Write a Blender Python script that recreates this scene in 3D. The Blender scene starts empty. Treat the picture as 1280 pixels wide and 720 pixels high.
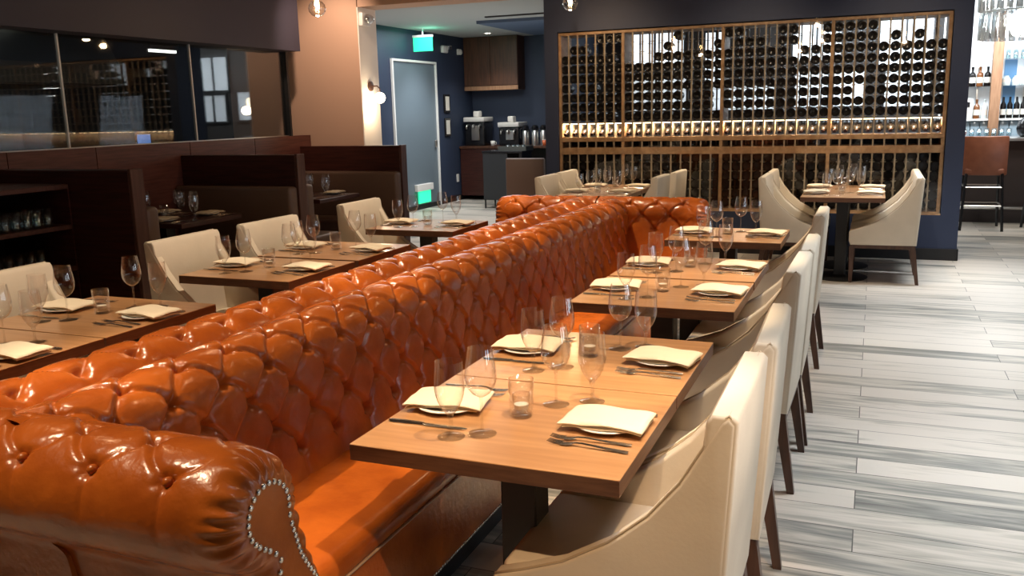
import bpy, bmesh, math, random
import numpy as np
from mathutils import Vector, Matrix
random.seed(7)
S = bpy.context.scene
COL = S.collection
PI = math.pi

# ------------------------------------------------------------------ camera
F_PX, PITCH, ROLL, YAW, EYE = 1105.9, .197565, -.0246596, .388496, 1.55
d = Vector((-math.sin(YAW) * math.cos(PITCH), math.cos(YAW) * math.cos(PITCH), -math.sin(PITCH)))
r0 = Vector((math.cos(YAW), math.sin(YAW), 0))
u0 = r0.cross(d)
r = math.cos(ROLL) * r0 + math.sin(ROLL) * u0
u = -math.sin(ROLL) * r0 + math.cos(ROLL) * u0
cam = bpy.data.cameras.new('camera')
cam.sensor_width = 36
cam.lens = 36 * F_PX / 1280
cam.clip_start = .05
camo = bpy.data.objects.new('camera', cam)
COL.objects.link(camo)
camo.matrix_world = Matrix(((r.x, u.x, -d.x, 0), (r.y, u.y, -d.y, 0), (r.z, u.z, -d.z, EYE), (0, 0, 0, 1)))
S.camera = camo

# ------------------------------------------------------------------ light and exposure
S.view_settings.view_transform = 'Standard'
S.view_settings.look = 'None'
S.view_settings.exposure = 0.0
S.view_settings.gamma = 1.0
S.view_settings.use_curve_mapping = False
S.cycles.transparent_max_bounces = 32
S.cycles.max_bounces = 8
S.cycles.sample_clamp_indirect = 4.0
S.cycles.caustics_reflective = False
S.cycles.caustics_refractive = False

W = bpy.data.worlds.new('world'); S.world = W
W.use_nodes = True
W.node_tree.nodes['Background'].inputs[0].default_value = (.62, .78, 1.0, 1)
W.node_tree.nodes['Background'].inputs[1].default_value = .03

YW_ = 9.574
WARM = (1.0, .76, .50)
SOFT = (1.0, .80, .58)
COOL = (.74, .87, 1.0)


def light(name, kind, loc, power, color, aim=None, size=.1, size_y=None, angle=60, blend=.5):
    l = bpy.data.lights.new(name, kind)
    l.energy = power; l.color = color
    if kind == 'SPOT':
        l.spot_size = math.radians(angle); l.spot_blend = blend; l.shadow_soft_size = size
    elif kind == 'AREA':
        l.size = size
        if size_y: l.shape = 'RECTANGLE'; l.size_y = size_y
    else:
        l.shadow_soft_size = size
    o = bpy.data.objects.new(name, l); COL.objects.link(o)
    o.location = loc
    if aim is not None:
        o.rotation_euler = (Vector(aim) - Vector(loc)).to_track_quat('-Z', 'Y').to_euler()
    return o


# daylight through the window front on the chair side
for y in (.6, 3.6, 6.6):
    light('window_daylight', 'AREA', (6.7, y, 1.45), 38, COOL, (0, y, .8), 1.5, 1.5)
light('window_daylight', 'AREA', (4.6, -2.8, 1.5), 5, COOL, (2.4, 4, .2), 3.2, 1.8)
# cool fill strips added over the aisle, narrow enough to stay off the sofa
for y in (1.9, 4.0, 6.3, 8.4):
    light('aisle_fill', 'AREA', (.90, y, 3.1), 24, (.86, .93, 1.0), (.86, y, 0), .4, 2.0).data.spread = math.radians(64)
for y in (1.7, 5.0, 8.0):
    light('aisle_fill', 'AREA', (3.4, y, 3.1), 12, (.90, .95, 1.0), (3.4, y, 0), 1.0, 2.6).data.spread = math.radians(110)
# ceiling spots: over the sofa backs, over the chair-side tables, over the left tables
for y in (.6, 2.0, 3.4, 4.8, 6.2):
    light('ceiling_spot_or_fill', 'SPOT', (-2.42, y, 3.05), 270, WARM, (-1.86, y + .25, .8), .03, angle=48, blend=.5)
for y in (2.05, 2.75, 3.80, 4.50, 5.70):
    light('ceiling_spot_or_fill', 'SPOT', (-.28, y - .1, 3.05), 290, WARM, (-.80, y, .75), .03, angle=30, blend=.35)
light('ceiling_spot_or_fill', 'SPOT', (.45, .55, 3.05), 250, (1.0, .64, .34), (-.38, 1.8, .6), .03, angle=31, blend=.4)
for y in (2.2, 3.9, 5.6):
    light('ceiling_spot_or_fill', 'SPOT', (-2.75, y, 3.05), 200, SOFT, (-3.25, y + .1, .7), .035, angle=56, blend=.6)
for x in (-2.7, -1.2, .2):  # warm wash added to brighten the rack front
    light('ceiling_spot_or_fill', 'SPOT', (x, 8.0, 3.1), 75, WARM, (x, YW_ + .0, 1.35), .04, angle=75, blend=.9)
# spots over the two tables by the wine wall, and on the plaster pier
light('ceiling_spot_or_fill', 'SPOT', (-.25, 7.6, 3.1), 120, SOFT, (-.25, 8.6, .7), .04, angle=55, blend=.6)
light('ceiling_spot_or_fill', 'SPOT', (-2.5, 7.5, 3.1), 110, SOFT, (-2.45, 8.4, .7), .04, angle=55, blend=.6)
light('ceiling_spot_or_fill', 'SPOT', (-5.2, 7.7, 3.1), 120, (1.0, .72, .54), (-5.7, 8.8, 2.0), .05, angle=75, blend=.8)
light('ceiling_spot_or_fill', 'SPOT', (1.5, 10.4, 2.95), 90, (1, .92, .82), (1.25, 12.0, .9), .04, angle=50, blend=.6)  # fill spot added to brighten the bar stool
# unseen area fill added for hall and bar, the low one aimed upward
light('hall_fill', 'AREA', (-5.6, 11.6, 2.79), 90, (.95, .97, 1.0), (-5.6, 11.6, 0), 2.2, 3.0)
light('hall_fill', 'AREA', (-5.4, 11.5, 1.3), 14, (.95, .97, 1.0), (-5.4, 11.5, 3), 2.4, 3.5)
light('bar_fill', 'AREA', (1.2, 13.6, 2.9), 260, (.90, .95, 1.0), (1.3, 14.6, 1.0), 4.5, .8)
light('bar_fill', 'AREA', (-1.6, 13.2, 2.9), 4, (1.0, .93, .82), (-1.6, 14.6, 1.2), 3.2, .8)

# ------------------------------------------------------------------ materials
MATS = {}


def mat(name, base, rough=.5, metal=0., spec=.5, coat=0., emis=None, estr=0., bump=None, trans=0., sheen=0.):
    m = bpy.data.materials.new(name); m.use_nodes = True
    nt = m.node_tree; b = nt.nodes['Principled BSDF']
    b.inputs['Base Color'].default_value = (*base, 1)
    b.inputs['Roughness'].default_value = rough
    b.inputs['Metallic'].default_value = metal
    b.inputs['Specular IOR Level'].default_value = spec
    b.inputs['Coat Weight'].default_value = coat
    b.inputs['Coat Roughness'].default_value = .12
    b.inputs['Transmission Weight'].default_value = trans
    b.inputs['Sheen Weight'].default_value = sheen
    if emis:
        b.inputs['Emission Color'].default_value = (*emis, 1)
        b.inputs['Emission Strength'].default_value = estr
    if bump:
        n = nt.nodes.new('ShaderNodeTexNoise'); n.inputs['Scale'].default_value = bump[0]; n.inputs['Detail'].default_value = 6
        tc = nt.nodes.new('ShaderNodeTexCoord')
        bp = nt.nodes.new('ShaderNodeBump'); bp.inputs['Strength'].default_value = bump[1]; bp.inputs['Distance'].default_value = .01
        nt.links.new(tc.outputs['Object'], n.inputs['Vector'])
        nt.links.new(n.outputs['Fac'], bp.inputs['Height'])
        nt.links.new(bp.outputs['Normal'], b.inputs['Normal'])
    MATS[name] = m
    return m


def tint(m, c1, c2, scale=(1, 1, 1), noise=4., lo=.35, hi=.65, detail=6):
    """Drive the base colour of m with stretched noise between two colours."""
    nt = m.node_tree; b = nt.nodes['Principled BSDF']
    tc = nt.nodes.new('ShaderNodeTexCoord'); mp = nt.nodes.new('ShaderNodeMapping')
    mp.inputs['Scale'].default_value = scale
    n = nt.nodes.new('ShaderNodeTexNoise'); n.inputs['Scale'].default_value = noise; n.inputs['Detail'].default_value = detail
    cr = nt.nodes.new('ShaderNodeValToRGB')
    cr.color_ramp.elements[0].position = lo; cr.color_ramp.elements[0].color = (*c1, 1)
    cr.color_ramp.elements[1].position = hi; cr.color_ramp.elements[1].color = (*c2, 1)
    nt.links.new(tc.outputs['Object'], mp.inputs[0]); nt.links.new(mp.outputs[0], n.inputs['Vector'])
    nt.links.new(n.outputs['Fac'], cr.inputs[0]); nt.links.new(cr.outputs[0], b.inputs['Base Color'])
    return m


leather = tint(mat('orange_leather', (.42, .11, .02), .26, spec=.42, coat=.18, bump=(42, .22)), (.33, .072, .009), (.44, .106, .013), noise=9)
cream = tint(mat('cream_upholstery', (.66, .58, .46), .55, spec=.35, bump=(90, .05)), (.64, .565, .455), (.70, .62, .50), noise=5)
piping = mat('cream_piping', (.45, .36, .25), .5)
darkleg = tint(mat('walnut_leg', (.07, .03, .016), .4), (.055, .024, .013), (.095, .042, .023), (1, 1, .15), 30)
tablewood = tint(mat('table_wood', (.45, .22, .09), .28, spec=.5, coat=.3), (.36, .175, .072), (.48, .255, .115), (2.2, 26, 26), 1.6, .3, .7)
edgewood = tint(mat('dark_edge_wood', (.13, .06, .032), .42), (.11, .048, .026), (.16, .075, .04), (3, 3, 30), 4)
blackmetal = mat('black_metal', (.012, .012, .013), .45)
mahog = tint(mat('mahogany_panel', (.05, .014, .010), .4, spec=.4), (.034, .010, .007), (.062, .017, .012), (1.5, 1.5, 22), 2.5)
mahog_lit = tint(mat('mahogany_lit', (.085, .034, .024), .45), (.07, .027, .019), (.10, .042, .03), (12, 12, 1.2), 3)  # lighter copy of the mahogany, its lit look put into the colour
taupe = mat('taupe_booth_leather', (.135, .082, .058), .45, bump=(60, .05))
navy = mat('navy_paint', (.018, .029, .068), .6, bump=(120, .03))
navy_hall = mat('navy_hall_paint', (.022, .034, .066), .6, bump=(120, .03))
plaster = mat('beige_plaster', (.50, .325, .23), .75, bump=(90, .05))
pale = mat('pale_plaster', (.78, .72, .66), .75, bump=(90, .04))
charcoal = mat('charcoal_paint', (.038, .035, .056), .6, bump=(100, .03))
ceilpaint = mat('grey_ceiling_paint', (.42, .44, .42), .8, bump=(60, .02))
darkceil = mat('dark_ceiling_paint', (.05, .05, .055), .8, bump=(60, .02))
blackpl = mat('black_plinth', (.008, .008, .009), .5)
rackwood = tint(mat('rack_oak', (.30, .17, .08), .45), (.36, .20, .095), (.54, .33, .17), (3, 3, 3), 6)
rackstrip = tint(mat('rack_upright', (.30, .22, .14), .4), (.34, .26, .17), (.50, .39, .27), (3, 3, 3), 6)
bottleglass = mat('dark_bottle_glass', (.006, .005, .005), .25, spec=.3)
bottlecap = mat('bottle_foil', (.05, .015, .012), .35, metal=.4)
steel = mat('brushed_steel', (.62, .60, .57), .28, metal=1., bump=(200, .02))
silver = mat('polished_cutlery', (.72, .64, .56), .26, metal=1.)
nail = mat('nickel_nailhead', (.72, .66, .58), .25, metal=1.)
porcelain = mat('white_porcelain', (.80, .78, .74), .2, coat=.3)
napkinm = mat('cream_linen', (.79, .68, .51), .8, bump=(220, .12))
wax = mat('white_wax', (.85, .8, .7), .5)
whitetrim = mat('white_trim', (.72, .70, .66), .4)
doorm = mat('grey_door_paint', (.13, .165, .19), .34, spec=.6)
brownleather = tint(mat('cognac_stool_leather', (.26, .085, .042), .4), (.22, .07, .034), (.30, .10, .05), noise=7)
barsteel = mat('zinc_bar_top', (.42, .46, .5), .3, metal=.8)
barfront = mat('dark_bar_front', (.025, .016, .014), .5, bump=(30, .05))
barwall = mat('bright_bar_wall', (.80, .84, .86), .5, bump=(30, .02))
tileblue = mat('grey_blue_tile', (.33, .42, .48), .2, coat=.4)
woodpost = tint(mat('oak_post', (.30, .16, .085), .5), (.26, .135, .07), (.35, .19, .105), (12, 12, 1.5), 3)
kitdark = mat('dark_kitchen_wall', (.022, .026, .028), .5, bump=(20, .03))
kitmetal = mat('dull_kitchen_steel', (.10, .108, .098), .5, metal=.4, bump=(30, .03))
cabwood = tint(mat('brown_cabinet_wood', (.07, .026, .012), .45), (.055, .02, .009), (.095, .036, .017), (14, 14, 1.2), 3)
copper = mat('orange_glass', (.75, .17, .06), .15, spec=.6)
whitecl = mat('cream_cloth', (.72, .68, .58), .8, bump=(60, .05))
blackgl = mat('gloss_black', (.012, .012, .014), .22)
labelm = mat('paper_label', (.65, .62, .55), .7)
amber = mat('amber_bottle', (.16, .06, .02), .15)
clearb = mat('pale_bottle_glass', (.55, .62, .62), .12, spec=.6)

def emit(name, color, strength):
    return mat(name, color, .5, emis=color, estr=strength)

bulbm = emit('warm_filament', (1.0, .62, .28), 60)
ledm = emit('warm_led_strip', (1.0, .74, .42), 9)
greenm = emit('green_exit_panel', (.03, .78, .38), 1.15)
downm = emit('downlight_lens', (1.0, .97, .9), 14)
kitglow = emit('kitchen_glow', (1.0, .96, .86), 3.0)
bluescr = emit('blue_monitor_screen', (.12, .28, .7), .8)
chandm = emit('frosted_lamp_core', (1.0, .95, .86), 14)


def glassmat(name, tintc=(.97, .97, .97), lo=.03, hi=.75, power=2.6, rough=.02):
    """Thin sheet of glass: clear straight on, mirror-like at a grazing angle."""
    m = bpy.data.materials.new(name); m.use_nodes = True
    nt = m.node_tree; nt.nodes.clear()
    out = nt.nodes.new('ShaderNodeOutputMaterial')
    mx = nt.nodes.new('ShaderNodeMixShader')
    tr = nt.nodes.new('ShaderNodeBsdfTransparent'); tr.inputs[0].default_value = (*tintc, 1)
    gl = nt.nodes.new('ShaderNodeBsdfGlossy'); gl.inputs['Roughness'].default_value = rough
    gl.inputs[0].default_value = (1, 1, 1, 1)
    lw = nt.nodes.new('ShaderNodeLayerWeight'); lw.inputs[0].default_value = .5
    pw = nt.nodes.new('ShaderNodeMath'); pw.operation = 'POWER'; pw.inputs[1].default_value = power
    mr = nt.nodes.new('ShaderNodeMapRange'); mr.inputs['To Min'].default_value = lo; mr.inputs['To Max'].default_value = hi
    nt.links.new(lw.outputs['Facing'], pw.inputs[0]); nt.links.new(pw.outputs[0], mr.inputs['Value'])
    nt.links.new(mr.outputs[0], mx.inputs[0])
    nt.links.new(tr.outputs[0], mx.inputs[1]); nt.links.new(gl.outputs[0], mx.inputs[2])
    nt.links.new(mx.outputs[0], out.inputs[0])
    return m


glass = glassmat('thin_wine_glass', lo=.07, hi=.95, power=1.9, rough=.03)
footglass = glassmat('glass_stem', (.96, .96, .95), .06, .7, 2.4, .08)
solidglass = mat('solid_clear_glass', (.97, .97, .96), .03, trans=1.)
solidglass.node_tree.nodes['Principled BSDF'].inputs['IOR'].default_value = 1.45
votglass = glassmat('votive_glass', (.98, .98, .98), .05, .75, 2.6)
paneg = glassmat('window_pane_glass', (.95, .96, .97), .03, .95, 3.8)
kitglass = glassmat('kitchen_pane_glass', (.80, .83, .84), .05, .95, 3.0)


def floor_material():
    m = bpy.data.materials.new('wood_look_floor'); m.use_nodes = True
    nt = m.node_tree; N = nt.nodes; L = nt.links; b = N['Principled BSDF']
    tc = N.new('ShaderNodeTexCoord')
    br = N.new('ShaderNodeTexBrick'); br.offset = .37; br.squash = 1; br.offset_frequency = 2
    br.inputs['Color1'].default_value = (0, 0, 0, 1); br.inputs['Color2'].default_value = (1, 1, 1, 1)
    br.inputs['Mortar'].default_value = (.5, .5, .5, 1)
    br.inputs['Scale'].default_value = 1; br.inputs['Brick Width'].default_value = 1.22; br.inputs['Row Height'].default_value = .182
    br.inputs['Mortar Size'].default_value = .0022; br.inputs['Mortar Smooth'].default_value = .1; br.inputs['Bias'].default_value = 0
    L.new(tc.outputs['Object'], br.inputs['Vector'])
    # each plank gets its own shift of the grain
    sc = N.new('ShaderNodeVectorMath'); sc.operation = 'SCALE'; sc.inputs['Scale'].default_value = 9.0
    L.new(br.outputs['Color'], sc.inputs[0])
    ad = N.new('ShaderNodeVectorMath'); ad.operation = 'ADD'
    L.new(tc.outputs['Object'], ad.inputs[0]); L.new(sc.outputs[0], ad.inputs[1])
    mp = N.new('ShaderNodeMapping'); mp.inputs['Scale'].default_value = (1.1, 11, 1); L.new(ad.outputs[0], mp.inputs[0])
    n1 = N.new('ShaderNodeTexNoise'); n1.inputs['Scale'].default_value = 1.3; n1.inputs['Detail'].default_value = 7; n1.inputs['Distortion'].default_value = 1.1
    L.new(mp.outputs[0], n1.inputs['Vector'])
    mp2 = N.new('ShaderNodeMapping'); mp2.inputs['Scale'].default_value = (2.4, 60, 1); L.new(ad.outputs[0], mp2.inputs[0])
    n2 = N.new('ShaderNodeTexNoise'); n2.inputs['Scale'].default_value = 1.5; n2.inputs['Detail'].default_value = 5; L.new(mp2.outputs[0], n2.inputs['Vector'])
    sep = N.new('ShaderNodeSeparateColor'); L.new(br.outputs['Color'], sep.inputs[0])
    # tone = plank tone + grain
    m1 = N.new('ShaderNodeMath'); m1.operation = 'MULTIPLY_ADD'; m1.inputs[1].default_value = .55; m1.inputs[2].default_value = 0
    L.new(sep.outputs[0], m1.inputs[0])
    m2 = N.new('ShaderNodeMath'); m2.operation = 'MULTIPLY_ADD'; m2.inputs[1].default_value = 1.05
    L.new(n1.outputs['Fac'], m2.inputs[0]); L.new(m1.outputs[0], m2.inputs[2])
    m3 = N.new('ShaderNodeMath'); m3.operation = 'MULTIPLY_ADD'; m3.inputs[1].default_value = .25
    L.new(n2.outputs['Fac'], m3.inputs[0]); L.new(m2.outputs[0], m3.inputs[2])
    cr = N.new('ShaderNodeValToRGB'); e = cr.color_ramp.elements
    e[0].position = .50; e[0].color = (.135, .135, .122, 1)
    e[1].position = 1.22 / 1.3; e[1].color = (.58, .525, .455, 1)
    a = e.new(.66); a.color = (.255, .248, .222, 1)
    a = e.new(.80); a.color = (.43, .395, .335, 1)
    L.new(m3.outputs[0], cr.inputs[0])
    mx = N.new('ShaderNodeMix'); mx.data_type = 'RGBA'
    L.new(br.outputs['Fac'], mx.inputs['Factor']); L.new(cr.outputs[0], mx.inputs['A']); mx.inputs['B'].default_value = (.09, .085, .075, 1)
    L.new(mx.outputs['Result'], b.inputs['Base Color'])
    b.inputs['Roughness'].default_value = .42
    bp = N.new('ShaderNodeBump'); bp.inputs['Strength'].default_value = .15; bp.inputs['Distance'].default_value = .004
    L.new(n2.outputs['Fac'], bp.inputs['Height']); L.new(bp.outputs[0], b.inputs['Normal'])
    return m


floorm = floor_material()

# ------------------------------------------------------------------ mesh helpers


class MB:
    """Collects shapes and links them as one mesh object."""
    def __init__(self): self.v = []; self.f = []

    def add(self, vs, fs):
        o = len(self.v); self.v += [tuple(p) for p in vs]; self.f += [tuple(i + o for i in f) for f in fs]; return self

    def box(self, x0, y0, z0, x1, y1, z1, bev=0., seg=2):
        if bev <= 0:
            vs = [(x0, y0, z0), (x1, y0, z0), (x1, y1, z0), (x0, y1, z0), (x0, y0, z1), (x1, y0, z1), (x1, y1, z1), (x0, y1, z1)]
            return self.add(vs, [(3, 2, 1, 0), (4, 5, 6, 7), (0, 1, 5, 4), (1, 2, 6, 5), (2, 3, 7, 6), (3, 0, 4, 7)])
        bm = bmesh.new(); bmesh.ops.create_cube(bm, size=1)
        for v in bm.verts:
            v.co = ((x0 + x1) / 2 + v.co.x * (x1 - x0), (y0 + y1) / 2 + v.co.y * (y1 - y0), (z0 + z1) / 2 + v.co.z * (z1 - z0))
        bmesh.ops.bevel(bm, geom=bm.edges[:], offset=bev, segments=seg, affect='EDGES', profile=.5)
        return self.bm(bm)

    def bm(self, bm):
        bm.verts.index_update()
        self.add([v.co[:] for v in bm.verts], [[v.index for v in f.verts] for f in bm.faces]); bm.free(); return self

    def lathe(self, prof, seg=20, c=(0, 0, 0), cap=True):
        vs = []; fs = []; n = len(prof)
        for k in range(seg):
            a = 2 * PI * k / seg
            for (rr, z) in prof: vs.append((c[0] + rr * math.cos(a), c[1] + rr * math.sin(a), c[2] + z))
        for k in range(seg):
            k2 = (k + 1) % seg
            for i in range(n - 1):
                fs.append((k * n + i, k2 * n + i, k2 * n + i + 1, k * n + i + 1))
        return self.add(vs, fs)

    def tube(self, pts, rad, seg=8, closed=False):
        P = [Vector(p) for p in pts]; n = len(P); vs = []; fs = []
        rads = rad if isinstance(rad, (list, tuple)) else [rad] * n
        up = None
        for i in range(n):
            a = P[(i - 1) % n] if (closed or i) else P[i]; b = P[(i + 1) % n] if (closed or i < n - 1) else P[i]
            t = (b - a).normalized()
            if up is None:
                up = Vector((0, 0, 1)) if abs(t.z) < .9 else Vector((1, 0, 0))
            s = t.cross(up).normalized(); up2 = s.cross(t).normalized(); up = up2
            for k in range(seg):
                ang = 2 * PI * k / seg
                vs.append(P[i] + rads[i] * (math.cos(ang) * s + math.sin(ang) * up2))
        m = n if closed else n - 1
        for i in range(m):
            j = (i + 1) % n
            for k in range(seg):
                k2 = (k + 1) % seg
                fs.append((i * seg + k, i * seg + k2, j * seg + k2, j * seg + k))
        if not closed:
            fs.append(tuple(range(seg))[::-1]); fs.append(tuple((n - 1) * seg + k for k in range(seg)))
        return self.add(vs, fs)

    def prism(self, poly, y0, y1, axis='y', bev=0., seg=2):
        """Polygon given in the two other axes, extruded along axis."""
        bm = bmesh.new()
        if axis == 'y': mk = lambda p, t: (p[0], t, p[1])
        elif axis == 'x': mk = lambda p, t: (t, p[0], p[1])
        else: mk = lambda p, t: (p[0], p[1], t)
        a = [bm.verts.new(mk(p, y0)) for p in poly]; b = [bm.verts.new(mk(p, y1)) for p in poly]
        n = len(poly)
        bm.faces.new(a); bm.faces.new(b[::-1])
        for i in range(n): bm.faces.new((a[i], b[i], b[(i + 1) % n], a[(i + 1) % n]))
        bmesh.ops.recalc_face_normals(bm, faces=bm.faces[:])
        if bev:
            es = [e for e in bm.edges if any(len(f.verts) == n and n > 4 for f in e.link_faces)] if n > 4 else bm.edges[:]
            bmesh.ops.bevel(bm, geom=es, offset=bev, segments=seg, affect='EDGES', profile=.5)
        return self.bm(bm)

    def sphere(self, c, rx, ry=None, rz=None, seg=14, rings=8):
        ry = rx if ry is None else ry; rz = rx if rz is None else rz
        bm = bmesh.new(); bmesh.ops.create_uvsphere(bm, u_segments=seg, v_segments=rings, radius=1)
        for v in bm.verts: v.co = (c[0] + v.co.x * rx, c[1] + v.co.y * ry, c[2] + v.co.z * rz)
        return self.bm(bm)

    def build(self, name, m, parent=None, smooth=False, angle=None):
        me = bpy.data.meshes.new(name); me.from_pydata(self.v, [], self.f); me.update()
        me.materials.append(m)
        if smooth:
            me.polygons.foreach_set('use_smooth', [True] * len(me.polygons))
            if angle: me.set_sharp_from_angle(angle=math.radians(angle))
        o = bpy.data.objects.new(name, me); COL.objects.link(o)
        if parent: o.parent = parent
        return o


def struct(o):
    o['kind'] = 'structure'; return o


def tag(o, label, cat, group=None):
    o['label'] = label; o['category'] = cat
    if group: o['group'] = group
    return o


def empty(name, loc=(0, 0, 0), rz=0):
    o = bpy.data.objects.new(name, None); COL.objects.link(o); o.location = loc; o.rotation_euler = (0, 0, rz)
    o.empty_display_size = .1
    return o


def thing(name, label, cat, loc=(0, 0, 0), rz=0, group=None):
    return tag(empty(name, loc, rz), label, cat, group)


KIDS = {}


def dup(root, loc, rz, label, group=None, first=set()):
    """Place a thing: the first time the thing itself, then copies with copied parts and sub-parts."""
    if root.name not in first:
        first.add(root.name); o = root
        KIDS[root.name] = [(ch, list(ch.children)) for ch in root.children]
    else:
        o = root.copy(); COL.objects.link(o)
        for ch, sub in KIDS[root.name]:
            c = ch.copy(); COL.objects.link(c); c.parent = o
            for g in sub:
                e = g.copy(); COL.objects.link(e); e.parent = c
    o.location = loc; o.rotation_euler = (0, 0, rz); o['label'] = label
    if group: o['group'] = group
    return o


ORD = ['', 'first', 'second', 'third', 'fourth', 'fifth', 'sixth', 'seventh', 'eighth', 'ninth', 'tenth', 'eleventh', 'twelfth', 'thirteenth', 'fourteenth',
       'fifteenth', 'sixteenth', 'seventeenth', 'eighteenth', 'nineteenth']
TENS = {2: 'twenty', 3: 'thirty'}


def ordinal(n):
    if n < 20: return ORD[n]
    t, k = divmod(n, 10)
    return {2: 'twentieth', 3: 'thirtieth'}[t] if k == 0 else TENS[t] + '-' + ORD[k]


# ------------------------------------------------------------------ the room
XL = -6.0          # kitchen side wall
YW = 9.574         # wine wall face
struct(MB().box(-9.5, -3.2, -.1, 7.2, 15.3, 0).build('floor', floorm))
struct(MB().box(XL - .1, -3.2, 3.2, 7.2, YW + .7, 3.3).build('ceiling', darkceil))
struct(MB().box(-7.1, -3.2, 0, 7.2, -3.1, 3.2).build('wall_rear', charcoal))
# window wall on the chair side: sill, head and mullions around open glazing
struct(MB().box(6.9, -3.1, 0, 7.1, YW + .7, .45).build('wall_right', plaster))
struct(MB().box(6.9, -3.1, 2.95, 7.1, YW + .7, 3.2).build('wall_right', charcoal))
# knee wall, glass and bulkhead of the kitchen
kw = MB()
ys = [-3.1, .5, 1.7, 2.85, 3.95, 4.77, 5.60, 6.71, 7.67, 8.68]
for a, b in zip(ys[:-1], ys[1:]): kw.box(XL - .14, a + .004, 0, XL, b - .004, 1.335)
kw.box(XL - .13, -3.1, 0, XL - .01, 8.675, 1.33)
struct(kw.build('wall_left', tint(mat('red_mahogany_panel', (.11, .035, .024), .4), (.085, .026, .018), (.135, .044, .03), (2, 2, 26), 2.2)))
struct(MB().box(XL - .10, -3.1, 2.24, XL + .16, 8.36, 3.2).build('wall_left_bulkhead', charcoal))
gl = [(-3.1, .9), (.9, 3.1), (3.1, 5.40), (5.40, 6.89), (6.89, 8.34)]
for i, (a, b) in enumerate(gl):
    w = empty('window_%d' % (i + 1)); struct(w)
    p = MB().box(XL - .075, a + .006, 1.335, XL - .063, b - .006, 2.24).build('pane', kitglass, w); struct(p)
    if i < 4:
        j = MB().box(XL - .078, b - .007, 1.335, XL - .058, b + .007, 2.24).build('glazing_joint', whitetrim, w); struct(j)
struct(MB().box(XL - .09, -3.1, 1.335, XL - .05, 8.34, 1.343).build('trim_1', steel))
struct(MB().box(XL - .12, 8.34, 1.335, XL - .02, 8.37, 2.24).build('trim_2', blackmetal))
# plaster pier closing the kitchen run, with its pale return, and the header over the hall opening
struct(MB().box(-7.1, 8.70, 0, -5.312, 9.08, 3.2).build('wall_pier', plaster))
struct(MB().box(-5.312, 8.70, 0, -5.300, 9.08, 2.70).build('wall_pier_return', pale))
struct(MB().box(-5.300, 8.70, 2.70, -3.45, 9.08, 3.2).build('wall_header', plaster))
# wine wall with its opening
wx0, wx1, wz0, wz1 = -3.305, .635, .445, 2.385
struct(MB().box(-3.46, YW, 0, wx0, YW + .5, 3.2).build('wall_back', navy))
struct(MB().box(wx1, YW, 0, .80, YW + .5, 3.2).build('wall_back', navy))
struct(MB().box(wx0, YW, wz1, wx1, YW + .5, 3.2).build('wall_back', navy))
struct(MB().box(wx0, YW, 0, wx1, YW + .5, wz0).build('wall_back', navy))
struct(MB().box(-3.46, YW - .014, 0, .812, YW, .115, .003).build('baseboard_back', blackpl))
struct(MB().box(.80, YW - .014, 0, .814, YW + .5, .115, .003).build('baseboard_back_end', blackpl))
struct(MB().box(.80, YW + .2, 2.62, 7.1, YW + .5, 3.2).build('wall_bar_header', charcoal))
# hall behind the pier
XH = -6.87
struct(MB().box(XH - .1, 9.08, 0, XH, 15.2, 2.95).build('wall_hall_left', navy_hall))
struct(MB().box(XH - .1, 15.1, 0, -3.5, 15.2, 2.95).build('wall_hall_back', navy_hall))
struct(MB().box(-4.54, 12.7, 0, -4.40, 15.2, 2.842).build('wall_hall_right', navy_hall))
struct(MB().box(XH - .1, 9.0, 2.842, -3.46, 15.2, 2.95).build('ceiling_hall', ceilpaint))
struct(MB().box(-5.45, 12.2, 2.80, -3.46, 14.6, 2.842).build('ceiling_hall_drop', mat('ceiling_blue_recess', (.09, .13, .20), .8, bump=(60, .02))))
struct(MB().box(XH, 13.66, 0, XH + .015, 15.1, .10, .003).build('baseboard_hall', blackpl))
struct(MB().box(XH, 11.5, 0, XH + .015, 12.10, .10, .003).build('baseboard_hall_near', blackpl))
struct(MB().box(-5.1, 11.7, 2.826, -3.6, 11.76, 2.842).build('trim_3', blackmetal))   # slot diffuser in the hall ceiling
# bar room
struct(MB().box(.86, 14.85, 0, 7.1, 14.95, 3.1).build('wall_bar', barwall))
struct(MB().box(-4.40, 14.85, 0, .86, 14.95, 3.1).build('wall_lounge', mat('brown_lounge_wall', (.022, .018, .016), .6, bump=(20, .02))))
for i, (a, b, z0, z1, st_) in enumerate(((-3.9, -2.95, 2.15, 2.8, 1.5), (-2.6, -2.25, 1.9, 2.7, 1.3), (-1.25, -.55, 2.2, 2.75, 1.5), (.0, .72, 2.1, 2.75, 1.3),
                                     (-3.9, -2.9, 1.50, 2.05, .75), (-2.5, -1.5, 1.48, 1.85, .6), (-1.2, -.2, 1.5, 2.05, .75), (.1, .72, 1.48, 2.0, .7))):
    w = struct(empty('window_%d' % (9 + i)))  # glowing panels added behind the rack for bright gaps between bottles
    struct(MB().box(a, 14.835, z0, b, 14.85, z1).build('glow_panel', emit('glow_panel_%d' % i, (.86, .94, 1.0), st_), w))
    fr = MB(); fr.box(a - .04, 14.80, z0 - .04, a, 14.85, z1 + .04); fr.box(b, 14.80, z0 - .04, b + .04, 14.85, z1 + .04); fr.box(a, 14.80, z0 - .04, b, 14.85, z0); fr.box(a, 14.80, z1, b, 14.85, z1 + .04); fr.box((a + b) / 2 - .015, 14.80, z0, (a + b) / 2 + .015, 14.85, z1)
    struct(fr.build('window_frame', blackmetal, w))
struct(MB().box(-3.46, YW + .5, 3.0, 7.1, 14.95, 3.1).build('ceiling_bar', ceilpaint))

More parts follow.
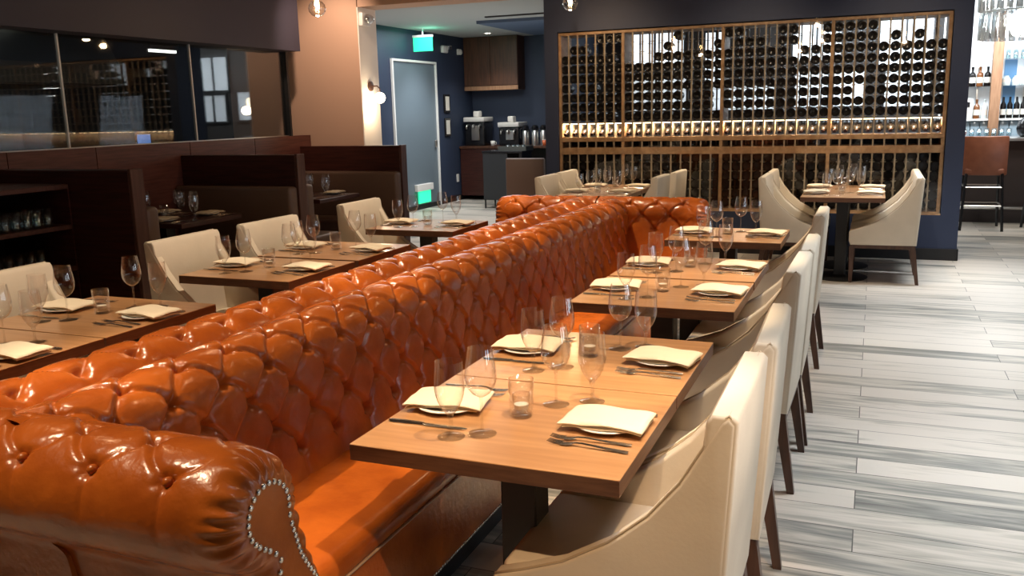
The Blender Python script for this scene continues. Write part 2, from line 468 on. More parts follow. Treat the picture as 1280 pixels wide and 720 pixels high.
# kitchen beyond the glass
struct(MB().box(-9.4, -3.1, 0, -9.3, 8.75, 2.9).build('wall_kitchen', kitdark))
struct(MB().box(-9.4, 8.75, 0, XL - .14, 8.85, 2.9).build('wall_kitchen_end', kitdark))
struct(MB().box(-9.4, -3.1, 2.8, XL - .14, 8.85, 2.9).build('ceiling_kitchen', kitdark))

# hall door: wide grey leaf in a pale frame
dr = struct(empty('door_1', (XH, 0, 0)))
fr = MB()
fr.box(0, 12.125, 0, .04, 12.16, 2.375, .004); fr.box(0, 13.58, 0, .04, 13.615, 2.375, .004); fr.box(0, 12.16, 2.34, .04, 13.58, 2.375, .004)
struct(fr.build('door_frame', whitetrim, dr))
struct(MB().box(-.03, 12.16, .07, .012, 13.58, 2.34, .003).build('door_leaf', doorm, dr))
struct(MB().box(0, 12.16, 0, .03, 13.58, .07).build('threshold', blackpl, dr))
struct(MB().box(.012, 13.47, .98, .05, 13.52, 1.10, .01).build('door_handle', steel, dr))
dr = struct(empty('door_2', (XH, 0, 0)))
fr = MB(); fr.box(0, 11.42, 0, .06, 11.48, 2.42, .004); fr.box(0, 10.45, 2.36, .06, 11.42, 2.42, .004); fr.box(0, 10.39, 0, .06, 10.45, 2.42, .004)
struct(fr.build('door_frame', whitetrim, dr))
struct(MB().box(-.03, 10.45, 0, .01, 11.42, 2.36).build('door_leaf', cabwood, dr))

# ------------------------------------------------------------------ the two back-to-back tufted banquettes
CX = -1.85                     # line between the two backs
PITCH_T, ROWQ = .192, .100
YN, YF = 1.30, 6.25            # roll centres of the near and the far arm


def resample(pts, step):
    P = np.array(pts, float); seg = np.hypot(*np.diff(P, axis=0).T); s = np.concatenate([[0], np.cumsum(seg)])
    n = max(2, int(round(s[-1] / step))); t = np.linspace(0, s[-1], n + 1)
    Q = np.stack([np.interp(t, s, P[:, k]) for k in (0, 1)], 1)
    for _ in range(3): Q[1:-1] = (Q[:-2] + 2 * Q[1:-1] + Q[2:]) / 4
    T = np.gradient(Q, axis=0); T /= np.linalg.norm(T, axis=1)[:, None]
    return Q, t, T


def sm(x): x = np.clip(x, 0, 1); return x * x * (3 - 2 * x)


def tuft(a, s, s0, nrow, amp, off=0., fade0=.16, fade1=.16):
    """Height of a diamond-tufted surface; a along the length, s along the profile, first row of buttons at s0."""
    A = (a - off) / (PITCH_T / 2); B = (s - s0) / ROWQ; n = nrow - 1
    Bc = np.clip(B, 0, n)
    jit = .05 * np.sin(A * 1.7 + 3 * np.round(Bc))
    uu = (A + Bc) / 2; vv = (A - Bc) / 2
    # folds arch upwards between two buttons
    u2 = uu - .085 * np.abs(np.sin(PI * vv)) + jit * np.sin(PI * vv) ** 2 * .5
    v2 = vv + .085 * np.abs(np.sin(PI * uu))
    met = .138 * PITCH_T / .195
    d1 = np.abs(u2 - np.round(u2)) * met; d2 = np.abs(v2 - np.round(v2)) * met
    # a fold: sharp groove, one lip fuller than the other
    s1 = (u2 - np.round(u2)) * met; s2 = (v2 - np.round(v2)) * met
    groove = np.exp(-d1 / .0050) + np.exp(-d2 / .0050)
    lip = np.exp(-((s1 - .014) / .010) ** 2) + np.exp(-((s2 + .014) / .010) ** 2)
    pil = np.clip(np.abs(np.sin(PI * uu) * np.sin(PI * vv)), 0, 1) ** .3
    fade = np.where(B < 0, sm(-B * ROWQ / fade0), np.where(B > n, sm((B - n) * ROWQ / fade1), 0))
    # plain pleats run on beyond the last rows
    ends = np.where(B > n, A - n, A)
    dp = np.abs(ends / 2 - np.round(ends / 2)) * PITCH_T
    pleat = np.exp(-dp / .007)
    out = (B < 0) | (B > n)
    groove = np.where(out, pleat * (1 - fade) * .8, np.clip(groove, 0, 1.3)); lip = np.where(out, 0, lip)
    pil = np.where(out, (.45 + .55 * (1 - np.exp(-(dp / .035) ** 2))) * (1 - fade) + fade * .8, pil)
    k = np.round(Bc); aj = A - k; da = (aj / 2 - np.round(aj / 2)) * PITCH_T; db = (B - k) * ROWQ
    rr = da ** 2 + db ** 2
    pit = np.exp(-rr / .019 ** 2); but = np.exp(-(rr / .0085 ** 2) ** 2)
    ang = np.arctan2(db, da + 1e-6)
    wr = np.sin(ang * 7 + np.sin(A * 2.1) * 2) * np.exp(-rr / .045 ** 2) * np.clip(rr / .012 ** 2, 0, 1)
    soft = np.sin(a * 31 + np.sin(s * 23) * 1.5) * np.sin(s * 37 + np.sin(a * 17)) 
    return amp * (.25 * (pil - 1) - .36 * groove + .07 * lip - .72 * pit + .14 * but + .045 * wr + .03 * soft)


def grid_mesh(name, G, m, parent, flip=False):
    nu, nv, _ = G.shape
    idx = np.arange(nu * nv).reshape(nu, nv)
    q = np.stack([idx[:-1, :-1], idx[1:, :-1], idx[1:, 1:], idx[:-1, 1:]], -1).reshape(-1, 4)
    if flip: q = q[:, ::-1]
    me = bpy.data.meshes.new(name)
    me.vertices.add(nu * nv); me.vertices.foreach_set('co', G.reshape(-1).astype('f')); me.loops.add(q.size); me.loops.foreach_set('vertex_index', q.reshape(-1).astype('i')); me.polygons.add(len(q)); me.polygons.foreach_set('loop_start', np.arange(0, q.size, 4, dtype='i')); me.update(calc_edges=True)
    me.polygons.foreach_set('use_smooth', [True] * len(me.polygons))
    me.materials.append(m)
    o = bpy.data.objects.new(name, me); COL.objects.link(o); o.parent = parent
    return o


def arc(cx, cz, rr, a0, a1, n):
    return [(cx + rr * math.cos(math.radians(a0 + (a1 - a0) * k / n)), cz + rr * math.sin(math.radians(a0 + (a1 - a0) * k / n))) for k in range(n + 1)]


def banquette(sx, label):
    """sx = +1: seat towards the chair aisle; -1: seat towards the booths."""
    root = thing('chesterfield_banquette', label, 'sofa', (CX + sx * .006, 0, 0), 0, 'back-to-back tufted banquettes')
    fl = sx < 0
    # --- backrest: profile from the seat up the front, over the roll
    prof = [(.300, .40), (.285, .47), (.262, .56), (.250, .66), (.2475, .74)] + arc(.123, .795, .125, -8, 178, 26) + [(-.001, .70)]
    Q, t, T = resample(prof, .0050 if sx > 0 else .008)
    Nn = np.stack([T[:, 1], -T[:, 0]], 1)
    top = t[np.argmax(Q[:, 1])]
    ya = np.concatenate([np.arange(YN - .02, 3.4, .0050 if sx > 0 else .008), np.arange(3.4, YF + .03, .0085)])
    A, Sg = np.meshgrid(ya, t, indexing='ij')
    s0 = top + .055 - 5 * ROWQ
    h = tuft(A, Sg, s0, 6, .032, .03, fade0=.11, fade1=.12)
    pl = np.abs(np.sin(PI * (A - .03) / PITCH_T)); below = sm((s0 - Sg) / .05)
    h = h * (1 - below) + below * (-.029 * (1 - (.55 + .45 * pl ** .5)))
    G = np.zeros(A.shape + (3,))
    G[..., 0] = sx * (Q[None, :, 0] + Nn[None, :, 0] * h); G[..., 1] = A; G[..., 2] = Q[None, :, 1] + Nn[None, :, 1] * h
    grid_mesh('backrest', G, leather, root, fl)
    # --- rolled arms
    for sgn, yc in ((1, YN), (-1, YF)):
        ap = [(.235, .40), (.205, .50), (.178, .60), (.150, .70), (.131, .765)] + arc(0, .793, .131, -10, 238, 40) + [(-.03, .66), (-.012, .63), (-.006, .55), (-.002, .30), (0, .10)]
        Qa, ta, Ta = resample(ap, .0050)
        Na = np.stack([Ta[:, 1], -Ta[:, 0]], 1)
        topa = ta[np.argmax(Qa[:, 1])]
        ua = np.concatenate([np.arange(.0, .705, .0055), .705 + .085 * np.sin(np.linspace(0, 1, 16) * PI / 2)])
        inset = np.concatenate([np.zeros(len(ua) - 16), 1 - np.cos(np.linspace(0, 1, 16) * PI / 2)])
        U, Sa = np.meshgrid(ua, ta, indexing='ij')
        sA0 = topa + .105 - 4 * ROWQ
        hh = tuft(U, Sa, sA0, 5, .024, .052, fade0=.10, fade1=.16)
        endf = sm((ua - .66) / .05)[:, None]
        hh = hh * (1 - endf) - endf * .006
        stalk = sm((.70 - Qa[:, 1]) / .12)
        dmax = .062 * (1 - stalk) + .036 * stalk
        dmax = dmax * np.where((Qa[:, 1] < .64) & (Qa[:, 0] < .08), .75, 1)
        gather = .0075 * np.sin(Sa * 150 + 2 * np.sin(Sa * 31)) * np.sin(np.clip(inset, 0, 1) * PI)[:, None] * (1 - stalk)[None, :]
        off = hh + gather - inset[:, None] * dmax[None, :]
        G = np.zeros(U.shape + (3,))
        G[..., 0] = sx * U
        G[..., 1] = yc + sgn * (Qa[None, :, 0] + Na[None, :, 0] * off)
        G[..., 2] = Qa[None, :, 1] + Na[None, :, 1] * off
        arm = grid_mesh('arm', G, leather, root, not (fl ^ (sgn < 0)))
        # scroll panel closing the front of the arm, ringed with nailheads
        rim = G[-1]; c = rim.mean(0)
        keep = list(range(0, len(rim), 2))
        pts = [tuple(rim[k]) for k in keep]
        pnl = MB(); n = len(pts)
        pnl.add(pts, [tuple(range(n))] if not (fl ^ (sgn < 0)) else [tuple(range(n))[::-1]])
        pnl.build('scroll_panel', leather, arm)
        nb = MB(); acc = 0; last = rim[0]
        for k in range(1, len(rim)):
            acc += np.linalg.norm(rim[k] - rim[k - 1])
            if acc > .0145 and .12 < rim[k][2]:
                nb.sphere((rim[k][0] + sx * .001, rim[k][1], rim[k][2]), .0045, .0068, .0068, 8, 6); acc = 0
        no = nb.build('nailhead_trim', nail, arm, True); no['label'] = 'bright nailheads along the arm scroll'
        for k in range(4):
            a = .052 + k * PITCH_T
            if a < .66:
                i = np.argmin(abs(ta - (sA0 + 4 * ROWQ)))
                p = Qa[i] + Na[i] * (-.016)
                MB().sphere((sx * a, yc + sgn * p[0], p[1]), .012, .012, .011, 12, 8).build('tufting_button', leather, arm, True)
    # --- seat, base with nailhead line, recessed plinth
    y0, y1 = YN + .10, YF - .10
    sp = [(.20, .40), (.26, .462), (.40, .470), (.56, .467), (.612, .455), (.635, .430), (.640, .395), (.634, .372), (.20, .372)]
    Qs, ts, Ts = resample(sp, .012)
    sb = MB(); sb.prism([(sx * p[0], p[1]) for p in Qs[:-1]], y0, y1); sb.build('seat', leather, root, True, 40)
    MB().box(min(sx * .1, sx * .630), y0, .118, max(sx * .1, sx * .630), y1, .378, .006).build('seat_base', leather, root)
    pi = MB(); pi.tube([(sx * .634, y0 + .02, .377), (sx * .634, y1 - .02, .377)], .004, 8); pi.build('piping', mat('pale_welt_%d' % (sx + 1), (.5, .36, .26), .4), root)
    nb = MB(); y = y0 + .02
    while y < y1:
        nb.sphere((sx * .631, y, .124), .004, .0062, .0062, 6, 4); y += .0155
    no = nb.build('nailhead_trim', nail, root, True); no['label'] = 'row of nailheads along the seat base'
    MB().box(min(0, sx * .58), YN + .03, 0, max(0, sx * .58), YF - .03, .118).build('plinth', blackpl, root)
    return root


banquette(1, 'orange tufted leather banquette facing the chairs on the open floor side')
banquette(-1, 'orange tufted leather banquette facing the booths, only its back roll showing')

# ------------------------------------------------------------------ tables
def make_table(w, dep):
    t = thing('dining_table', '', 'table')
    MB().box(-w / 2, -dep / 2, .746, w / 2, dep / 2, .75, .0012, 1).build('tabletop', tablewood, t)
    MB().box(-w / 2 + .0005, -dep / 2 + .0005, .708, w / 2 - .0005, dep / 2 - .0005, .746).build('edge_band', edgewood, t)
    MB().box(-.2, -.2, .69, .2, .2, .708, .004, 1).build('top_plate', blackmetal, t)
    MB().box(-.05, -.05, .02, .05, .05, .70, .004, 1).build('column', blackmetal, t)
    MB().lathe([(0, 0), (.235, 0), (.24, .008), (.22, .016), (.06, .03), (0, .03)], 28).build('base_plate', blackmetal, t, True, 40)
    return t


DY = .61
tproto = make_table(.69, DY)
pos = ['frontmost', 'second', 'third', 'fourth', 'farthest']
RT = [(-.825, 2.072), (-.825, 2.69), (-.825, 3.79), (-.825, 4.43), (-.825, 5.66)]
LT = [(-2.99, 2.10), (-2.99, 2.72), (-2.99, 3.86), (-2.99, 4.51), (-2.99, 5.72)]
tables = []
for i, (x, y) in enumerate(RT):
    nm = pos[i] + ' table right of orange sofa'
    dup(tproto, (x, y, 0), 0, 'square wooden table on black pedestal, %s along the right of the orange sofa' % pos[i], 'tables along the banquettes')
    tables.append((x, y, 0, nm, 'sofa side', 'chair side', 'RT', i))
for i, (x, y) in enumerate(LT):
    nm = pos[i] + ' table left of orange sofa'
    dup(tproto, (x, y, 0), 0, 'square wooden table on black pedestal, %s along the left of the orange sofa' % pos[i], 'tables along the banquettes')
    tables.append((x, y, 0, nm, 'chair side', 'sofa side', 'LT', i))
for i, (x, y, w) in enumerate(((-.235, 8.43, 'front'), (-.235, 9.04 - .0, 'rear'), (-2.46, 8.30, 'front'), (-2.46, 8.92, 'rear'))):
    side = 'right end' if x > -1 else 'left end'
    nm = '%s table at wine wall %s' % (w, side)
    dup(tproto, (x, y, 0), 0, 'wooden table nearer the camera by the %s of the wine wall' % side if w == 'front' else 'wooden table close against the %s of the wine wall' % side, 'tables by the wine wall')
    tables.append((x, y, 0, nm, 'left side', 'right side', 'WT', i))


# ------------------------------------------------------------------ cream swoop-arm chairs
def make_chair():
    t = thing('dining_chair', '', 'chair')          # sitter faces -x
    side = [(-.275, .335), (-.29, .37), (-.290, .445), (-.280, .463), (-.21, .485), (-.11, .523), (0, .590), (.09, .668), (.16, .755), (.215, .850), (.245, .905), (.262, .918), (.278, .90), (.262, .62), (.245, .34)]
    for sy in (-1, 1):
        y0, y1 = (-.268, -.214) if sy < 0 else (.214, .268)
        a = MB().prism(side, y0, y1, 'y', .010, 3).build('arm', cream, t, True, 50)
        yo = sy * .262
        MB().tube([(p[0], yo, p[1]) for p in side[3:13]], .0035, 6).build('piping', piping, a, True)
    bk = [(.150, .345), (.165, .46), (.190, .70), (.215, .90), (.226, .917), (.272, .917), (.284, .905), (.268, .62), (.250, .34)]
    MB().prism(bk, -.266, .266, 'y', .008, 3).build('backrest', cream, t, True, 50)
    MB().box(-.285, -.214, .36, .17, .214, .472, .022, 4).build('seat', cream, t, True, 60)
    MB().box(-.28, -.258, .305, .245, .258, .345, .004, 1).build('seat_frame', darkleg, t)
    for sx, sy in ((-1, -1), (-1, 1), (1, -1), (1, 1)):
        x0 = -.262 if sx < 0 else .222; y0 = sy * .236
        x1 = -.264 if sx < 0 else .272; b = MB()
        h1, h0 = .022, .014
        vs = [(x0 + a * h1, y0 + c * h1, .32) for a, c in ((-1, -1), (1, -1), (1, 1), (-1, 1))] + [(x1 + a * h0, y0 + c * h0, 0) for a, c in ((-1, -1), (1, -1), (1, 1), (-1, 1))]
        b.add(vs, [(0, 1, 2, 3), (7, 6, 5, 4)] + [(k, k + 4, (k + 1) % 4 + 4, (k + 1) % 4) for k in range(4)])
        b.build('leg', darkleg, t)
    return t


cproto = make_chair()
for i, y in enumerate((2.045, 2.655, 3.77, 4.325, 5.61)):
    dup(cproto, (-.512 + (0, .012, .0, .008, -.01)[i], y, 0), (0, .02, -.015, .01, 0)[i], 'cream swoop-arm chair at the %s table right of the orange sofa' % pos[i], 'chairs along the right-hand tables')
for i, y in enumerate((2.06, 2.665, 3.83, 4.565, 5.70)):
    dup(cproto, (-3.27 + (0, 0, -.01, 0, -.03)[i], y, 0), PI + (0, .0, .02, -.02, .01)[i], 'cream swoop-arm chair at the %s table left of the orange sofa' % pos[i], 'chairs along the left-hand tables')
for i, (x, y, rz, lb) in enumerate(((.125, 8.43, 0, 'cream chair turned side-on at the front table by the right end of the wine wall'),
                                     (.125, 9.03, 0, 'cream chair behind the side-on one, close to the right end of the wine wall'),
                                     (-.66, 8.43, PI, 'cream chair with its back to the sofa, front table at the wine wall right end'),
                                     (-.66, 9.03, PI, 'cream chair half hidden, rear table at the wine wall right end, sofa side'),
                                     (-2.74, 7.69 + .6, PI, 'cream chair beside the brown high-backed chair, front table at wine wall left end'),
                                     (-2.74, 8.91, PI, 'cream chair second from the brown chair, rear table at wine wall left end'),
                                     (-2.10, 8.30, 0, 'pale chair back above the sofa end, front table at wine wall left end'),
                                     (-2.06, 8.93, 0, 'pale chair back just beyond another, rear table at wine wall left end'))):
    dup(cproto, (x, y, 0), rz, lb, 'chairs by the wine wall')


# ------------------------------------------------------------------ place settings
def make_plate():
    t = thing('side_plate', '', 'plate')
    MB().lathe([(0, .003), (.045, .003), (.05, 0), (.055, .003), (.088, .012), (.09, .014), (.087, .0155), (.055, .0075), (0, .007)], 32).build('plate_body', porcelain, t, True)
    return t


def make_napkin():
    t = thing('folded_napkin', '', 'napkin')
    rnd = random.Random(3)
    for k, (name, sx, sy, z0, dx, dy) in enumerate((('lower_fold', .205, .140, .0165, .004, -.003), ('upper_fold', .22, .150, .026, 0, 0))):
        nx, ny = 22, 14; vs = []; fs = []
        for top in (0, 1):
            for i in range(nx + 1):
                for j in range(ny + 1):
                    x = (i / nx - .5) * sx; y = (j / ny - .5) * sy
                    rr = math.hypot(x, y)
                    drop = -.006 * max(0, (abs(x) - .065) / .045) ** 1.6 - .002 * max(0, (abs(y) - .05) / .025) ** 1.5
                    wv = .0022 * math.sin(x * 42 + k * 2 + y * 14) + .0012 * math.sin(y * 70 + k)
                    th = .0085 if k else .006
                    e = min(1, (1 - abs(2 * i / nx - 1)) * 9, (1 - abs(2 * j / ny - 1)) * 7) ** .5
                    z = z0 + drop + wv + (th * (.35 + .65 * e) if top else 0)
                    z = max(z, .002 + .006 * k + (.004 if top else 0))
                    vs.append((x + dx, y + dy, z))
        n1 = (nx + 1) * (ny + 1); g = lambda i, j: i * (ny + 1) + j
        for i in range(nx):
            for j in range(ny):
                fs.append((g(i, j), g(i, j + 1), g(i + 1, j + 1), g(i + 1, j)))
                fs.append((n1 + g(i, j), n1 + g(i + 1, j), n1 + g(i + 1, j + 1), n1 + g(i, j + 1)))
        rim = [g(i, 0) for i in range(nx)] + [g(nx, j) for j in range(ny)] + [g(nx - i, ny) for i in range(nx)] + [g(0, ny - j) for j in range(ny)]
        for a, b in zip(rim, rim[1:] + rim[:1]): fs.append((a, b, b + n1, a + n1))
        MB().add(vs, fs).build(name, napkinm, t, True, 60)
    return t


def flat_bar(st):
    """Bar along x from stations (x, half width, z, half thickness)."""
    vs = []; fs = []
    for x, w, z, h in st: vs += [(x, -w, z - h * .4), (x, -w * .6, z + h), (x, w * .6, z + h), (x, w, z - h * .4), (x, 0, z - h)]
    for i in range(len(st) - 1):
        for k in range(5):
            a = i * 5 + k; b = i * 5 + (k + 1) % 5
            fs.append((a, a + 5, b + 5, b))
    fs.append((0, 1, 2, 3, 4)); n = (len(st) - 1) * 5; fs.append((n + 4, n + 3, n + 2, n + 1, n))
    return vs, fs


def make_fork():
    t = thing('fork', '', 'fork')                  # tines towards -x
    MB().add(*flat_bar([(.105, .0045, .004, .002), (.098, .0062, .004, .0022), (.05, .0048, .006, .002), (-.01, .003, .010, .002), (-.03, .003, .009, .002), (-.036, .0055, .0075, .0018)])).build('handle', silver, t, True, 50)
    h = MB(); h.add(*flat_bar([(-.034, .004, .0078, .0015), (-.042, .0105, .006, .0015), (-.060, .0115, .0045, .0013), (-.064, .0115, .0044, .0013)]))
    for k in range(4):
        y = -.0093 + k * .0062
        h.tube([(-.062, y, .0044), (-.08, y, .0046), (-.10, y * .95, .0085)], [.0018, .0016, .0008], 6)
    h.build('tines', silver, t, True, 50)
    return t


def make_knife():
    t = thing('table_knife', '', 'knife')
    MB().add(*flat_bar([(.115, .0035, .004, .003), (.108, .0066, .004, .0034), (.06, .0060, .0045, .0034), (.012, .0042, .0045, .003)])).build('handle', silver, t, True, 50)
    MB().add(*flat_bar([(.012, .005, .004, .0012), (0, .0088, .0035, .001), (-.07, .0098, .0032, .0009), (-.098, .0070, .0032, .0008), (-.112, .0012, .0032, .0006)])).build('blade', silver, t, True, 50)
    return t


def make_wine():
    t = thing('wine_glass', '', 'glass')
    MB().lathe([(.0045, .098), (.012, .101), (.024, .109), (.034, .123), (.0395, .140), (.0405, .155), (.0385, .178), (.034, .205), (.0305, .226)], 28).build('bowl', glass, t, True)
    MB().lathe([(.0008, .099), (.0048, .097), (.0036, .085), (.0034, .04), (.0042, .015), (.008, .007)], 14).build('stem', footglass, t, True)
    MB().lathe([(0, .0075), (.008, .0072), (.02, .004), (.036, .0022), (.0375, .0014), (.0365, 0), (0, 0)], 28).build('foot', footglass, t, True)
    return t


def make_goblet():
    t = thing('water_goblet', '', 'glass')
    MB().lathe([(.005, .058), (.012, .063), (.023, .078), (.031, .094), (.0365, .112), (.0385, .130), (.0375, .155), (.0355, .180), (.0345, .198)], 28).build('bowl', glass, t, True)
    MB().lathe([(.0008, .060), (.008, .057), (.0055, .045), (.0048, .025), (.0055, .014), (.009, .007)], 14).build('stem', footglass, t, True)
    MB().lathe([(0, .0085), (.009, .0075), (.022, .0045), (.034, .0025), (.0355, .0015), (.0345, 0), (0, 0)], 28).build('foot', footglass, t, True)
    return t


def make_votive():
    t = thing('votive_holder', '', 'candle holder')
    MB().lathe([(0, .004), (.024, .004), (.0285, .010), (.031, .05), (.0325, .104), (.0345, .104), (.033, .05), (.031, .006), (.027, 0), (0, 0)], 26).build('outer_glass', votglass, t, True)
    MB().lathe([(0, .020), (.018, .020), (.021, .026), (.0225, .062), (.024, .0625), (.0228, .024), (.019, .016), (0, .016)], 22).build('inner_cup', votglass, t, True)
    MB().lathe([(0, .0215), (.0185, .0215), (.0195, .034), (0, .035)], 20).build('candle', wax, t, True, 40)
    return t


P = dict(plate=make_plate(), napkin=make_napkin(), fork=make_fork(), knife=make_knife(), wine=make_wine(), goblet=make_goblet(), votive=make_votive())
GRP = dict(plate='side plates under the napkins', napkin='folded napkins on the tables', fork='forks laid on the tables', knife='knives laid on the tables',
           wine='tall wine glasses on the tables', goblet='short-stemmed water glasses on the tables', votive='votive glasses in the middle of the tables')
rj = random.Random(11)


def put(kind, x, y, z, rz, label):
    dup(P[kind], (x, y, z), rz, label, GRP[kind])


def setting(cx, cy, face, where, z=.75, off=.228):
    """face: the way the diner looks, as an angle. where: words that place the setting."""
    rz = face - PI                               # pieces are modelled for a diner facing -x
    fx, fy = math.cos(face), math.sin(face)
    def W_(fwd, lat):                            # fwd from the table middle back to the diner, lat to the diner's left
        return (cx - fx * fwd - fy * lat, cy - fy * fwd + fx * lat)
    j = lambda s: rj.uniform(-s, s)
    x, y = W_(off, -.012 if fx < -.5 else .02); put('plate', x, y, z, 0, 'white plate under a napkin, ' + where)
    x, y = W_(off + .006 + j(.008), (-.018 if fx < -.5 else .032) + j(.008)); put('napkin', x, y, z, rz + (-.10 if fx < 0 else .06) + j(.10), 'folded cream napkin on plate, ' + where)
    x, y = W_(off - .012, (.104 if fx < -.5 else .150) + j(.004)); put('fork', x, y, z, rz + j(.05), 'fork nearest the plate, ' + where)
    x, y = W_(off - .008, (.150 if fx < -.5 else .196) + j(.006)); put('fork', x, y, z, rz + j(.06), 'outer fork beyond the other, ' + where)
    x, y = W_(off - .01, -.125 + j(.006)); put('knife', x, y, z, rz + j(.05), 'steel table knife, ' + where)
    x, y = W_(.052 + j(.01), -.128 + j(.012)); put('wine', x, y, z, j(1), 'tall-stemmed wine glass, ' + where)
    x, y = W_(.134 + j(.012), -.188 + j(.012)); put('goblet', x, y, z, j(1), 'short-stemmed water glass, ' + where)


for (x, y, z, nm, a, b, kind, i) in tables:
    for e, sd in ((0, a), (PI, b)):
        setting(x, y, e, '%s, %s' % (sd, nm))
    put('votive', x - .012, y + .018, .75, 0, 'clear votive glass mid-table, ' + nm)

# ------------------------------------------------------------------ wine rack in the wall
rack = thing('wine_rack', 'tall oak wine rack built into the dark blue wall behind glass', 'wine rack', (0, YW, 0))
Z0, Z1, Z2, Z3, Z4, Z5, Z6, Z7 = .46, 1.05, 1.125, 1.19, 1.238, 1.395, 2.345, 2.375
posts = [-3.29, -2.57, -1.507, -.435, .612]
cells = []
for a, b, n in zip(posts[:-1], posts[1:], (7, 10, 10, 10)):
    for k in range(n): cells.append((a + (b - a) * (k + .5) / n, (b - a) / n))
for x in posts:
    MB().box(x - .017, .030, .455, x + .017, .40, 2.375, .003, 1).build('post', rackwood, rack)
for nm, z0, z1 in (('top_rail', Z6, Z7), ('display_ledge', Z3, Z4), ('middle_rail', Z1, Z2), ('bottom_rail', .455, .475)):
    MB().box(-3.30, .026, z0, .622, .40, z1, .003, 1).build(nm, rackwood, rack)
ROWS_U = [Z5 + .022 + .1035 * k for k in range(9)]
ROWS_L = [Z0 + .03 + .0955 * k for k in range(6)]
for a, b, n in zip(posts[:-1], posts[1:], (7, 10, 10, 10)):
    for k in range(1, n):
        x = a + (b - a) * k / n; m = MB()
        for y0 in (.034, .36):
            m.box(x - .0075, y0, .475, x + .0075, y0 + .02, Z6)
        m.box(x - .006, .054, Z4, x + .006, .36, Z5 - .012)
        for z in ROWS_U + ROWS_L:
            for y0 in (.042, .366): m.box(x - .024, y0, z - .006, x + .024, y0 + .008, z)
        m.build('upright', rackstrip, rack)
led = MB()
for a, b in zip(posts[:-1], posts[1:]): led.box(a + .02, .06, Z5 - .012, b - .02, .085, Z5 - .004)
led.build('led_strip', ledm, rack)
MB().box(-3.29, .05, Z5 - .004, .612, .36, Z5).build('light_shelf', rackwood, rack)
MB().box(-3.29, .405, .46, .612, .42, Z3).build('back_panel', blackpl, rack)
for a, b in zip(posts[:-1], posts[1:]):
    l = light('rack_led', 'AREA', ((a + b) / 2, YW + .10, Z5 - .016), 18, WARM, ((a + b) / 2, YW + .16, 0), b - a, .04)

bt = tag(MB().lathe([(0, .012), (.018, .009), (.038, .0), (.0435, .002), (.0455, .008), (.0455, .195), (.038, .215), (.018, .245), (.0145, .255), (.014, .298), (.0155, .299), (.0155, .308), (0, .308)], 18).build('wine_bottle', bottleglass, None, True, 50), '', 'bottle')
bt.data.transform(Matrix.Rotation(-PI / 2, 4, 'X'))            # neck into the rack, base to the room
spots = []
rb = random.Random(21)
nc = len(cells)
for ci, (x, w) in enumerate(cells):
    for ri, z in enumerate(ROWS_U):
        top = 8 - ri
        p = {0: .42, 1: .55, 2: .82}.get(top, .95)
        if top < 2 and (ci < 3 or 6 <= ci <= 10 or 24 <= ci <= 25 or 31 <= ci): p = .08
        if top < 2 and 26 <= ci <= 30: p = 1
        if rb.random() < p: spots.append((x, z, 'upper rack', top + 1, nc - ci))
    for ri, z in enumerate(ROWS_L):
        if rb.random() < .95: spots.append((x, z, 'lower rack', 6 - ri, nc - ci))
spots.sort(key=lambda s: (s[0] - 0) ** 2 * .9 + 0 if False else math.hypot(s[0], YW) - (.35 if s[2] == 'upper rack' else 0))
first_b = True
for (x, z, wh, rw, cl) in spots[:255]:
    if first_b: o = bt; first_b = False
    else: o = bt.copy(); COL.objects.link(o)
    o.location = (x, YW + .056, z + .046)
    o['label'] = 'dark wine bottle, %s, row %s from top, %s column from right end' % (wh, ordinal(rw), ordinal(cl))
    o['group'] = 'wine bottles lying in the rack'
rest = MB(); bm_ = bt.data
for (x, z, wh, rw, cl) in spots[255:]:
    rest.add([(v.co.x + x, v.co.y + YW + .056, v.co.z + z + .046) for v in bm_.vertices], [tuple(p.vertices) for p in bm_.polygons])
ro = rest.build('wine_bottle', bottleglass, None, True, 50); ro['kind'] = 'stuff'
tag(ro, 'dark wine bottles filling the farther columns of the rack', 'bottles', 'wine bottles lying in the rack')
# one tilted bottle in each bay of the lit display ledge
db = thing('display_bottle', '', 'bottle')
MB().lathe([(0, .0), (.035, .0), (.038, .006), (.038, .195), (.034, .215), (.018, .245), (.0145, .255)], 18).build('bottle_body', bottleglass, db, True, 50)
MB().lathe([(.0150, .250), (.0150, .298), (.0165, .299), (.0165, .308), (0, .308)], 14).build('foil', bottlecap, db, True, 50)
for ci, (x, w) in enumerate(cells):
    o = dup(db, (x, YW + .335, Z4 + .105), 0, 'tilted display bottle on the lit ledge, %s from right end' % ordinal(nc - ci), 'display bottles on the lit ledge')
    o.rotation_euler = (PI / 2 + math.radians(14), 0, 0)
# glass across the front of the rack
for i, (a, b) in enumerate(((wx0, -1.335), (-1.33, wx1))):
    w = struct(empty('window_%d' % (6 + i)))
    struct(MB().box(a, YW + .008, wz0, b, YW + .016, wz1).build('pane', paneg, w))
struct(MB().box(wx0, YW + .004, wz0, wx1, YW + .020, wz0 + .014).build('trim_4', rackwood))

# ------------------------------------------------------------------ booths along the kitchen wall
XE = -4.70
PY = [(4.66, 4.77), (6.57, 6.68), (8.45, 8.56)]
for (a, b), w in zip(PY, ('nearest, beside the dark glass shelves', 'middle one between the two booths', 'farthest, in front of the beige pier')):
    t = thing('booth_divider', 'dark mahogany booth divider, ' + w, 'partition', (0, 0, 0), 0, 'booth dividers')
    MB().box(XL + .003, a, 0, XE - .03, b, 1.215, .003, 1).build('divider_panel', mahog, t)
    MB().box(XE - .03, a - .002, 0, XE, b + .002, 1.222, .004, 1).build('end_post', mahog_lit, t)


